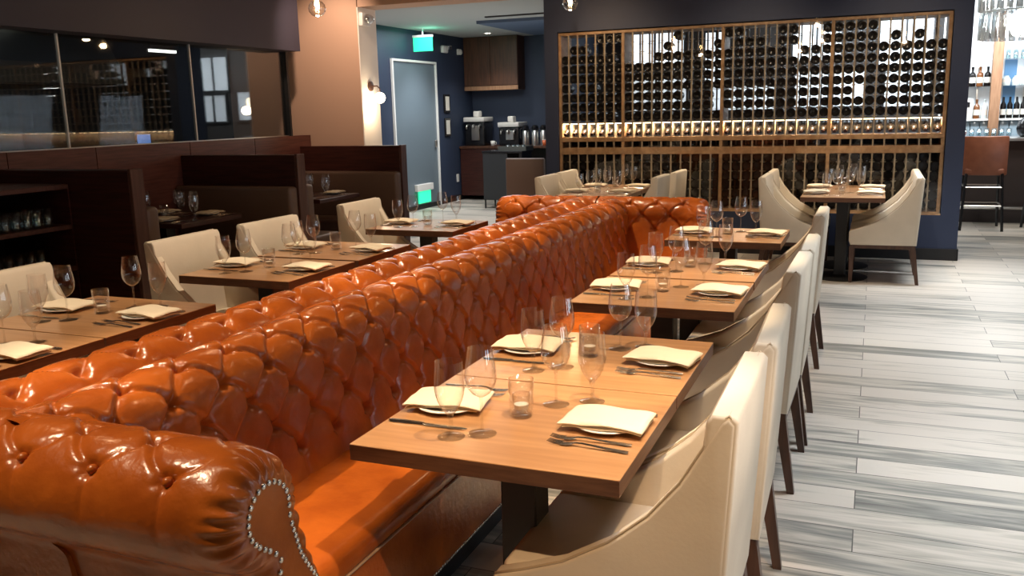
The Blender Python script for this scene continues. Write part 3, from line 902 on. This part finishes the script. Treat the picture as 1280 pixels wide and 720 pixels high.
def bench(y0, sgn, label):
    """Back against the divider at y0, facing sgn along y."""
    t = thing('booth_bench', label, 'bench', (0, y0, 0), 0, 'taupe booth benches')
    x0, x1 = XL + .01, XE - .008
    ys_ = lambda a, b: (min(sgn * a, sgn * b), max(sgn * a, sgn * b))
    a, b = ys_(.004, .13); MB().box(x0, a, .44, x1, b, .945, .035, 4).build('backrest', taupe, t, True, 60)
    a, b = ys_(.06, .52); MB().box(x0, a, .30, x1, b, .46, .03, 4).build('seat', taupe, t, True, 60)
    a, b = ys_(.05, .46); MB().box(x0, a, 0, x1 - .02, b, .30).build('base', mahog, t)


bench(4.77, 1, 'taupe booth bench behind the nearest divider, only its end showing')
bench(6.57, -1, 'taupe booth bench backed by the middle divider, facing the camera')
bench(6.68, 1, 'taupe booth bench behind the middle divider, only its end showing')
bench(8.45, -1, 'taupe booth bench backed by the farthest divider, facing the camera')


def booth_table(y, nm):
    t = thing('booth_table', 'dark table in the %s booth, laid with glasses and napkins' % nm, 'table', (-5.45, y, 0), 0, 'booth tables')
    MB().box(-.50, -.36, .712, .50, .36, .75, .003, 1).build('tabletop', mahog, t)
    MB().box(-.05, -.05, .02, .05, .05, .712).build('column', blackmetal, t)
    MB().box(-.26, -.05, 0, .26, .05, .03, .004, 1).build('foot_bar', blackmetal, t)
    for dx, e1 in ((-.24, 'wall end'), (.24, 'open end')):
        for fc, e2 in ((PI / 2, 'camera side'), (-PI / 2, 'far side')):
            setting(-5.45 + dx, y, fc, '%s, %s, %s booth table' % (e2, e1, nm))
    put('votive', -5.45, y, .75, 0, 'clear votive glass mid-table, %s booth table' % nm)


booth_table(5.72, 'nearer')
booth_table(7.60, 'farther')

# glass shelves beside the nearest divider
t = thing('shelf_station', 'dark open shelf station stocked with glasses against the kitchen wall', 'shelves', (0, 0, 0))
sx0, sx1, sy0, sy1 = XL + .004, -5.28, 3.05, 4.65
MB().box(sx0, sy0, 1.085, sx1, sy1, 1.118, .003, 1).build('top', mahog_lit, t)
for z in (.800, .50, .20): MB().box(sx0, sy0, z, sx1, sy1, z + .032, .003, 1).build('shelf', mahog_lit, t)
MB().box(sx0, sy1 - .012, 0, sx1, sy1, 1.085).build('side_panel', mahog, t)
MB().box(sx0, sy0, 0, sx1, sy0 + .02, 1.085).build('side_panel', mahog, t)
MB().box(sx0, sy0, 0, sx0 + .015, sy1, 1.085).build('back_panel', blackpl, t)
tm = tag(MB().lathe([(0, .006), (.026, .006), (.028, .02), (.034, .13), (.0355, .13), (.030, .004), (.027, 0), (0, 0)], 18).build('tumbler', glassmat('tumbler_glass', (.80, .88, .90), .12, .8, 1.8), None, True), '', 'glass')
k = 0
for shelf_z, nm, nrow, ncol in ((.832, 'upper shelf', 2, 12), (.532, 'lower shelf', 1, 10)):
    for rr_ in range(nrow):
        for c in range(ncol):
            o = tm if k == 0 else tm.copy()
            if k: COL.objects.link(o)
            k += 1
            o.location = (-5.34 - .10 * rr_ - (.12 if nm == 'lower shelf' else 0), 4.50 - .085 * c - .03 * rr_, shelf_z)
            o['label'] = 'clear tumbler, %s%s of the glass station, %s from the divider' % (nm, (' %s row' % ('front', 'back')[rr_]) if nrow > 1 else '', ordinal(c + 1))
            o['group'] = 'tumblers on the glass station'

# ------------------------------------------------------------------ hanging bulbs, sconce, hall fittings
def make_pendant():
    t = thing('pendant_bulb', '', 'pendant light')
    MB().tube([(0, 0, .10), (0, 0, .9)], .003, 6).build('cord', blackmetal, t)
    MB().lathe([(0, .125), (.016, .125), (.019, .06), (.016, .055), (0, .055)], 16).build('socket', blackmetal, t, True, 40)
    MB().lathe([(.012, .06), (.018, .048), (.05, .038), (.072, .010), (.078, -.018), (.072, -.048), (.05, -.076), (.018, -.090), (0, -.091)], 22).build('globe', glassmat('bulb_globe', (.97, .95, .92), .10, .8, 1.6, .12), t, True)
    f = MB(); f.tube([(.012, 0, .05), (.018, 0, -.02), (.006, .014, .01), (-.006, .012, -.026), (-.018, 0, .012), (-.012, 0, .05)], .007, 6); f.build('filament', bulbm, t)
    return t


pend = make_pendant()
PEND = [(-4.68, 7.0, 2.507, 'clear filament bulb hanging in front of the beige pier'), (-2.93, 8.9, 2.62, 'clear filament bulb hanging by the wine wall left corner')]
for x, y, z in ((-3.1, 2.0, 2.62), (-3.1, 4.4, 2.62), (-1.4, 1.1, 2.66), (-.9, 3.1, 2.7), (.4, 1.6, 2.7), (-.85, 5.3, 2.78), (1.9, 4.2, 2.72), (1.8, 1.8, 2.72), (2.8, 6.4, 2.75), (-3.4, 7.0, 2.78)):
    PEND.append((x, y, z, 'clear filament bulb out over the dining room, mirrored in glass'))
for (x, y, z, lb) in PEND:
    dup(pend, (x, y, z), 0, lb, 'hanging filament bulbs')
    light('bulb_light', 'POINT', (x, y, z - .13), 8, (1.0, .62, .32), None, .03)

t = thing('wall_sconce', 'small bronze wall sconce with glowing globe on the pier return', 'wall lamp', (-5.30, 8.88, 1.86))
MB().lathe([(0, 0), (.055, 0), (.055, .015), (.03, .025), (0, .025)], 20).build('back_plate', darkleg, t, True, 40).rotation_euler = (0, PI / 2, 0)
MB().tube([(.02, 0, 0), (.09, 0, 0), (.12, 0, -.03), (.12, 0, -.07)], .008, 8).build('arm', darkleg, t, True)
MB().sphere((.12, 0, -.13), .06, seg=18, rings=12).build('globe', emit('sconce_globe', (1.0, .86, .66), 9), t, True)
light('sconce_light', 'POINT', (-5.17, 8.80, 1.63), 9, (1.0, .74, .46), None, .05)

t = thing('alarm_strobe', 'clear-lensed fire alarm strobe high on the pier return', 'fire alarm', (-5.30, 8.80, 2.575))
MB().box(0, -.09, -.07, .05, .09, .07, .01).build('housing', whitetrim, t, True, 40)
MB().sphere((.06, 0, 0), .075, .07, .055, 16, 10).build('lens', glassmat('alarm_lens', (.8, .8, .8), .12, .8, 1.6), t, True)
MB().sphere((.055, 0, 0), .03, .03, .025).build('flash_tube', steel, t, True)

t = thing('exit_sign', 'glowing green exit sign hung under the hall ceiling above the door', 'exit sign', (-6.62, 12.75, 2.842))
MB().tube([(0, 0, -.002), (0, 0, -.10)], .012, 8).build('stem', whitetrim, t)
MB().box(-.17, -.03, -.135, .17, .03, -.10, .004).build('housing', whitetrim, t)
MB().box(-.165, -.015, -.345, .165, .015, -.135, .004).build('lit_panel', greenm, t)
light('exit_sign_glow', 'POINT', (-6.50, 12.75, 2.70), 3.5, (.1, 1.0, .6), None, .12)
t = thing('exit_sign', 'low-level green exit sign in white box at the foot of the door', 'exit sign', (XH + .014, 13.0, .0))
MB().box(0, -.30, .30, .06, .26, .41, .006).build('housing', whitetrim, t)
MB().box(.015, -.22, .10, .045, .18, .30, .004).build('lit_panel', greenm, t)
t = thing('emergency_light', 'white twin-head emergency light on the hall wall, larger fixture', 'emergency light', (XH, 14.0, 2.60))
MB().box(0, -.15, -.06, .06, .05, .06, .02, 3).build('housing', whitetrim, t, True, 40)
MB().lathe([(0, .0), (.05, .0), (.06, .05), (.05, .07), (0, .07)], 18, (.04, .09, 0)).build('lamp_head', glassmat('lamp_lens', (.8, .8, .8), .2, .8, 1.6), t, True)
t = thing('alarm_horn', 'small white round alarm on the hall wall beside the emergency light', 'fire alarm', (XH, 14.55, 2.585))
MB().box(0, -.06, -.05, .04, -.02, .05, .006).build('housing', whitetrim, t)
MB().sphere((.03, .03, 0), .035, .05, .05).build('lens', whitetrim, t, True)
for z, lb in ((1.70, 'upper'), (1.30, 'lower')):
    t = thing('picture_frame', 'small black frame with white sheet, %s of two beside the hall door' % lb, 'picture', (XH, 14.0, z), 0, 'framed notices by the hall door')
    MB().box(0, -.11, -.155, .025, .11, .155, .006).build('frame', blackgl, t)
    MB().box(.020, -.072, -.118, .0268, .072, .118).build('sheet', labelm, t)
t = thing('wall_outlet', 'white wall outlet low on the navy hall wall', 'outlet', (XH, 14.35, .40))
MB().box(0, -.045, -.07, .012, .045, .07, .004).build('cover_plate', whitetrim, t)
MB().box(.012, -.02, -.045, .014, .02, .045).build('socket_face', labelm, t)
t = thing('downlight', 'round recessed downlight glowing in the hall ceiling', 'ceiling light', (-6.1, 14.1, 2.842))
MB().lathe([(.06, 0), (.085, -.002), (.085, -.010), (.06, -.012)], 24).build('trim_ring', whitetrim, t, True)
MB().lathe([(0, -.006), (.06, -.006)], 20).build('lens', downm, t)
light('hall_spot', 'SPOT', (-6.1, 14.1, 2.80), 60, (1, .95, .86), (-6.1, 14.2, 0), .05, angle=100, blend=.7)
light('hall_spot', 'SPOT', (-5.6, 12.8, 2.79), 150, (.92, .96, 1.0), (-6.87, 12.9, .9), .08, angle=70, blend=.9)

# coffee station at the back of the hall
t = thing('coffee_counter', 'dark wood service counter against the back wall of the hall', 'counter', (0, 14.45, 0))
MB().box(-6.85, .01, .08, -5.95, .64, .91, .004).build('cabinet', mahog, t)
MB().box(-5.95, .05, 0, -5.90, .64, .91).build('end_panel', mahog, t)
MB().box(-4.92, .05, 0, -4.87, .64, .91).build('end_panel', mahog, t)
MB().box(-6.86, -.01, .91, -4.86, .645, .95, .004).build('worktop', cabwood, t)
MB().box(-5.9, .60, .0, -4.9, .64, .91).build('back_panel', blackpl, t)
t = thing('wall_cabinet', 'brown wood upper cabinet above the coffee machines', 'cabinet', (0, 14.75, 0))
MB().box(-6.86, .012, 1.92, -5.83, .345, 2.84).build('body', cabwood, t)
for a, b in ((-6.855, -6.35), (-6.345, -5.835)): MB().box(a, -.008, 2.0, b, .012, 2.835, .003, 1).build('door', cabwood, t)
MB().box(-6.86, -.004, 1.92, -5.83, .012, 1.99).build('valance', woodpost, t)
def coffee(x, label, tall):
    t = thing('coffee_machine', label, 'coffee machine', (x, 14.78, .95))
    MB().box(-.19, -.19, 0, .19, .20, tall, .02, 3).build('body', blackgl, t, True, 40)
    MB().box(-.20, -.22, tall + .003, .20, .21, tall + .085, .012).build('top_tray', whitetrim, t, True, 40)
    MB().box(-.05, -.215, .10, .10, -.19, tall - .06, .006).build('front_plate', steel, t)
    for k in (-.12, .0, .12):
        MB().tube([(k, -.20, tall - .05), (k, -.26, tall - .07), (k, -.26, tall - .12)], .018, 8).build('spout', steel, t, True)
    MB().box(-.06, -.1, tall + .085, .05, .06, tall + .19, .02).build('bean_hopper', whitetrim, t, True, 40)
coffee(-6.62, 'black coffee machine with white top, in the hall corner', .42)
coffee(-5.96, 'lower black espresso machine with steel spouts on the hall counter', .32)
ca = thing('thermal_carafe', '', 'carafe')
MB().lathe([(0, 0), (.062, 0), (.064, .02), (.062, .24), (.05, .262)], 20).build('body', steel, ca, True, 50)
MB().lathe([(.052, .26), (.058, .275), (.056, .33), (.03, .35), (0, .352)], 20).build('lid', blackgl, ca, True, 40)
MB().tube([(-.055, -.0, .30), (-.10, 0, .28), (-.10, 0, .14), (-.062, 0, .10)], .010, 8).build('handle', blackgl, ca, True)
for k, (x, y) in enumerate(((-5.64, 14.58), (-5.47, 14.60), (-5.32, 14.62))):
    dup(ca, (x, y, .95), 0, 'steel thermal carafe with black lid, %s from the espresso machine' % ordinal(k + 1), 'thermal carafes on the hall counter')
cu = thing('orange_cup', '', 'cup')
MB().lathe([(0, .003), (.032, .003), (.044, .10), (.046, .10), (.036, 0), (0, 0)], 18).build('cup_body', copper, cu, True)
MB().lathe([(.0445, .095), (.047, .098), (.0465, .104), (.044, .101)], 18).build('rim', whitetrim, cu, True)
for k, (x, y) in enumerate(((-5.26, 14.50), (-5.15, 14.52), (-5.05, 14.50))):
    dup(cu, (x, y, .95), 0, 'orange cup at the counter edge, %s from the carafes' % ordinal(k + 1), 'orange cups on the hall counter')
t = thing('bread_cover', 'large rounded cream cloth cover standing on the hall counter', 'cover', (-5.08, 14.82, .95))
MB().lathe([(0, .34), (.07, .325), (.15, .27), (.215, .16), (.235, .04), (.23, .03), (0, .03)], 26).build('cover', whitecl, t, True)
MB().lathe([(.24, .03), (.245, .02), (.235, 0), (0, 0)], 26).build('tray', blackgl, t, True)
t = thing('white_cup', 'small white cup on the counter between the coffee machines', 'cup', (-6.28, 14.62, .95))
MB().lathe([(0, .004), (.03, .004), (.042, .085), (.044, .085), (.034, 0), (0, 0)], 18).build('cup_body', porcelain, t, True)
MB().tube([(.04, 0, .065), (.065, 0, .06), (.065, 0, .03), (.036, 0, .02)], .006, 8).build('handle', porcelain, t, True)
t = thing('service_cart', 'black service cart on thin legs in front of the coffee counter', 'cart', (-5.52, 13.2, 0))
MB().box(-.33, -.02, .14, .10, .42, .89, .004).build('cabinet', mat('cart_black', (.022, .024, .027), .5), t)
MB().box(-.34, -.03, .89, .36, .43, .925, .004).build('top', blackgl, t)
MB().box(.30, -.02, .14, .35, .42, .89).build('end_panel', blackgl, t)
for z in (.62, .70): MB().box(.10, 0, z, .30, .40, z + .022).build('shelf_rail', steel, t)
for x, y in ((-.31, 0), (.33, 0), (-.31, .40), (.33, .40)): MB().tube([(x, y, 0), (x, y, .14)], .014, 8).build('leg', blackmetal, t)
t = thing('serving_tray', 'grey metal tray of glassware on the service cart', 'tray', (-5.36, 13.4, .925))
tr_ = MB(); tr_.box(-.24, -.17, 0, .24, .17, .012); tr_.box(-.24, -.17, .012, -.225, .17, .07); tr_.box(.225, -.17, .012, .24, .17, .07); tr_.box(-.225, -.17, .012, .225, -.155, .07); tr_.box(-.225, .155, .012, .225, .17, .07)
tr_.build('tray_body', kitmetal, t)
MB().tube([(-.24, -.05, .05), (-.29, -.05, .06), (-.29, .05, .06), (-.24, .05, .05)], .007, 8).build('handle', steel, t, True)
for k in range(4):
    o = tm.copy(); COL.objects.link(o); o.location = (-5.48 + .085 * k, 13.36 + .03 * (k % 2), .938)
    o.scale = (.9, .9, .6)
    o['label'] = 'small glass in the metal tray, %s from its handle' % ordinal(k + 1); o['group'] = 'glasses in the serving tray'

t = thing('side_chair', 'brown high-backed upholstered chair between sofa end and coffee counter', 'chair', (-4.26, 11.0, 0))
br_ = mat('brown_chair_leather', (.125, .075, .055), .45, bump=(60, .04))
MB().box(-.27, -.06, .36, .27, .02, .935, .022, 4).build('backrest', br_, t, True, 50)
MB().box(-.26, .02, .36, .26, .46, .47, .025, 4).build('seat', br_, t, True, 50)
for x, y in ((-.23, -.02), (.23, -.02), (-.23, .42), (.23, .42)): MB().box(x - .02, y - .02, 0, x + .02, y + .02, .37, .003, 1).build('leg', darkleg, t)

# ------------------------------------------------------------------ bar beyond the wall end
t = thing('bar_counter', 'long dark bar counter with pale metal top, past the wall end', 'bar', (0, 12.6, 0))
MB().box(.86, 0, 1.035, 6.8, .62, 1.075, .004).build('countertop', barsteel, t)
MB().box(.95, .14, 0, 6.8, .60, 1.035).build('front_panel', barfront, t)
MB().tube([(.95, .02, .20), (6.8, .02, .20)], .022, 10).build('foot_rail', steel, t, True)
for x in (1.3, 2.6, 3.9): MB().tube([(x, .14, .20), (x, .02, .20)], .014, 8).build('rail_bracket', steel, t)
st = thing('bar_stool', '', 'stool')
bk = []
for i in range(13):
    a = (i / 12 - .5) * .48
    bk.append((a, -.20 + 1.1 * a * a))
MB().prism(bk + [(p[0] * .93, p[1] + .05) for p in bk[::-1]], .66, 1.12, 'z', .012, 2).build('backrest', brownleather, st, True, 50)
MB().box(-.215, -.18, .665, .215, .24, .74, .025, 4).build('seat', brownleather, st, True, 50)
LG = [(-.19, -.17, -.225, -.25), (.19, -.17, .225, -.25), (-.19, .2, -.225, .26), (.19, .2, .225, .26)]
for x0, y0, x1, y1 in LG: MB().tube([(x0, y0, .68), (x1, y1, 0)], .016, 4).build('leg', steel if False else blackgl, st)
for z, f in ((.30, .55), (.52, .25)):
    q = [(x0 + (x1 - x0) * f, y0 + (y1 - y0) * f, z) for x0, y0, x1, y1 in LG]
    for a, b in ((0, 1), (2, 3), (0, 2), (1, 3)): MB().tube([q[a], q[b]], .009, 6).build('stretcher', steel, st)
dup(st, (1.23, 12.10, 0), 0, 'bar stool with cognac leather back, in full view past the wall end', 'stools along the bar')
dup(st, (1.94, 12.05, 0), 0, 'bar stool cut by the picture edge, only its legs showing', 'stools along the bar')
t = thing('back_bar', 'back bar with pale blue tiles, oak post and glass shelves', 'shelves', (0, 14.3, 0))
MB().box(.9, 0, 0, 6.8, .52, .98).build('base_cabinet', barfront, t)
MB().box(.88, -.02, .98, 6.8, .53, 1.01, .003, 1).build('worktop', barsteel, t)
tb = MB()
for k in range(30): tb.box(.9 + k * .125, .30, 1.01, .9 + k * .125 + .118, .335, 1.245, .012, 2)
tb.build('tile_splashback', tileblue, t, True, 50)
MB().box(.9, .24, 1.245, 6.8, .53, 1.275, .003, 1).build('ledge', whitetrim, t)
for x in (1.56, 3.3): MB().box(x - .065, .20, 1.01, x + .065, .32, 2.75, .004, 1).build('post', woodpost, t)
for z in (1.72, 2.09): MB().box(.9, .28, z, 6.8, .52, z + .012).build('glass_shelf', paneg, t)
for x in (1.05, 1.35, 1.95, 2.5): MB().box(x - .012, .50, 1.275, x + .012, .53, 2.5).build('shelf_rail', steel, t)
MB().box(.9, .515, 1.30, 1.18, .53, 2.2).build('mirror', mat('dark_mirror', (.25, .33, .38), .08, metal=1.), t)
MB().box(1.68, .515, 1.36, 1.84, .53, 2.1).build('blue_panel', mat('blue_panel_paint', (.08, .20, .36), .4), t)
shapes = dict(
    wine=[(0, 0), (.036, 0), (.038, .01), (.038, .19), (.016, .235), (.014, .30), (0, .302)],
    spirit=[(0, 0), (.042, 0), (.044, .01), (.044, .16), (.036, .185), (.015, .205), (.015, .25), (.017, .252), (.017, .275), (0, .277)],
    jar=[(0, 0), (.05, 0), (.056, .02), (.056, .09), (.04, .115), (.03, .12), (.03, .14), (0, .142)])
BM = {}
def barbottle(kind, m, x, y, z, label, group):
    key = (kind, m.name)
    if key not in BM:
        o = MB().lathe(shapes[kind], 16).build(dict(wine='wine_bottle', spirit='spirit_bottle', jar='glass_jar')[kind], m, None, True, 50)
        lb_ = MB().lathe([(shapes[kind][2][0] + .0006, .05), (shapes[kind][2][0] + .0006, .09 if kind == 'jar' else .13)], 16).build('paper_label', labelm, o, True)
        BM[key] = (o, lb_, []); o0 = o
    else:
        s0, l0, _ = BM[key]
        o0 = s0.copy(); COL.objects.link(o0); l_ = l0.copy(); COL.objects.link(l_); l_.parent = o0
    o0.location = (x, y, z); tag(o0, label, 'jar' if kind == 'jar' else 'bottle', group)
for k in range(6): barbottle('wine', bottleglass, 1.68 + k * .085, 14.62 + .02 * (k % 2), 1.275, 'dark wine bottle on the bar ledge, %s from the oak post' % ordinal(k + 1), 'bottles on the bar ledge')
for k in range(3): barbottle('spirit', (clearb, amber, clearb)[k], 1.44 - k * .10, 14.60, 1.275, 'spirit bottle on the bar ledge wall side, %s from the oak post' % ordinal(k + 1), 'bottles on the bar ledge')
for k in range(5): barbottle('jar', clearb, 1.70 + k * .125, 14.68, 1.732, 'round pale jar on the lower bar shelf, %s from the oak post' % ordinal(k + 1), 'jars on the bar shelf')
for k in range(5): barbottle('spirit', (bottleglass, amber, bottleglass, clearb, bottleglass)[k], 1.46 - k * .098, 14.68, 1.732, 'liquor bottle on the lower bar shelf, %s from the oak post' % ordinal(k + 1), 'liquor bottles on the bar shelf')
for k in range(7):
    o = tm.copy(); COL.objects.link(o); o.location = (1.70 + k * .095, 14.70, 2.102); o['label'] = 'glass on the top bar shelf, %s from the oak post' % ordinal(k + 1); o['group'] = 'glasses on the top bar shelf'
for k in range(9):
    o = tm.copy(); COL.objects.link(o); o.location = (1.0 + k * .095, 14.44, 1.01); o['label'] = 'glass below the bar tiles, %s from the wall end' % ordinal(k + 1); o['group'] = 'glasses on the back bar worktop'
t = thing('coffee_brewer', 'white boxy brewer on the bar ledge beside the wall end', 'coffee machine', (1.20, 14.62, 1.275))
MB().box(-.085, -.08, 0, .085, .08, .29, .012).build('body', whitetrim, t, True, 40)
MB().box(-.045, -.088, .17, .045, -.08, .24).build('display', blackgl, t)
t = thing('garnish_glass', 'small glass of orange garnish on the bar by the stool', 'glass', (1.04, 12.85, 1.075))
MB().lathe([(0, .004), (.045, .004), (.052, .09), (.054, .09), (.047, 0), (0, 0)], 18).build('glass_body', glass, t, True)
gb = MB()
for k in range(5): gb.sphere((.022 * math.cos(k * 1.26), .022 * math.sin(k * 1.26), .055 + .03 * (k % 2)), .028)
gb.build('orange_slices', copper, t, True)
t = thing('black_jug', 'rounded black jug standing on the bar at the picture edge', 'jug', (1.79, 12.80, 1.075))
MB().lathe([(0, 0), (.10, 0), (.14, .04), (.155, .11), (.135, .19), (.075, .25), (.06, .28), (.066, .30), (0, .30)], 24).build('body', blackgl, t, True)
MB().tube([(.06, 0, .28), (.15, 0, .27), (.19, 0, .19), (.15, 0, .10)], .014, 8).build('handle', blackgl, t, True)
t = thing('glass_chandelier', 'large chandelier of pale hanging glass tubes above the bar', 'chandelier', (1.50, 11.9, 2.22))
cg = glassmat('frosted_tube_glass', (.88, .92, .94), .25, .85, 1.4, .15)
for z, rr_, n in ((.0, .42, 26), (.32, .44, 28)):
    b = MB()
    for k in range(n):
        a = 2 * PI * k / n
        b.lathe([(.034, .01), (.036, 0), (.036, .29), (.034, .30)], 10, (rr_ * math.cos(a), rr_ * math.sin(a), z))
    b.build('glass_tier', cg, t, True)
    MB().tube([(rr_ * math.cos(2 * PI * k / 32), rr_ * math.sin(2 * PI * k / 32), z + .302) for k in range(32)], .008, 6, True).build('ring', steel, t, True)
MB().lathe([(0, .02), (.10, .03), (.14, .12), (.13, .26), (.06, .32), (0, .33)], 20).build('lamp_core', chandm, t, True)
MB().tube([(0, 0, .33), (0, 0, .78)], .012, 8).build('stem', steel, t)
light('chandelier_light', 'POINT', (1.50, 11.9, 2.15), 45, (1, .95, .88), None, .15)

# ------------------------------------------------------------------ kitchen things seen dimly through the glass
t = thing('exhaust_hood', 'grey steel exhaust hood in the dark kitchen behind the glass', 'hood', (-8.6, 6.6, 0))
MB().prism([(-.65, 1.95), (.75, 1.95), (.75, 2.15), (.35, 2.79), (-.65, 2.79)], -1.6, 1.2, 'y').build('canopy', kitmetal, t)
MB().box(-.62, -1.55, 1.93, .72, 1.15, 1.95).build('filter_grille', kitdark, t)
t = thing('kitchen_counter', 'steel kitchen pass counter along the inside of the glass', 'counter', (-6.75, 2.2, 0))
MB().box(-.32, -2.6, 1.16, .45, 6.2, 1.20, .004).build('worktop', kitmetal, t)
MB().box(-.28, -2.6, .0, .40, 6.2, 1.16).build('body', kitdark, t)
t = thing('cooking_range', 'dark steel cooking range under the kitchen hood', 'stove', (-8.7, 6.4, 0))
MB().box(-.5, -1.3, 0, .45, 1.1, .92, .006).build('body', kitmetal, t)
MB().box(-.5, -1.3, .92, -.44, 1.1, 1.5).build('splash_back', kitmetal, t)
for k in range(4): MB().tube([(.46, -1.0 + k * .5, .8), (.50, -1.0 + k * .5, .8)], .03, 10).build('knob', blackgl, t)
t = thing('serving_platter', 'oval pale platter on the kitchen pass behind the glass', 'plate', (-6.72, 4.55, 1.20))
MB().lathe([(0, .012), (.12, .012), (.19, .05), (.20, .05), (.13, .002), (0, 0)], 28).build('platter', porcelain, t, True)
for k in range(8):
    o = tm.copy(); COL.objects.link(o); o.location = (-6.5 - .06 * (k % 2), 3.95 + .10 * k + (.42 if k > 3 else 0), 1.20); o['label'] = 'glass on the kitchen pass behind the window, %s from the near end' % ordinal(k + 1); o['group'] = 'glasses on the kitchen pass'
t = thing('order_screen', 'small blue-lit order screen on the kitchen pass', 'monitor', (-6.80, 6.95, 1.20))
MB().box(-.03, -.05, 0, .03, .05, .04).build('stand', blackgl, t)
MB().box(-.012, -.10, .04, .012, .10, .22, .004).build('casing', blackgl, t)
MB().box(.012, -.088, .052, .0135, .088, .208).build('screen', bluescr, t)
for k, (x, y, z) in enumerate(((-8.0, 5.3, 2.62), (-8.0, 6.5, 2.62), (-7.6, 8.2, 2.3))):  # glowing bars stand in for bright patches behind the kitchen glass
    t = thing('kitchen_glow_bar', 'short glowing bar standing in for bright patches in the dark kitchen, %s from the entrance' % ordinal(k + 1), 'lamp', (x, y, z), 0, 'kitchen glow bars')
    MB().box(-.03, -.22, .03, .03, .22, 2.8 - z).build('housing', kitdark, t)
    MB().box(-.02, -.20, 0, .02, .20, .03).build('tube', kitglow, t)
light('kitchen_light', 'AREA', (-7.3, 4.2, 2.2), 4, (1.0, .96, .85), (-7.7, 5.5, 0), 3, 1)
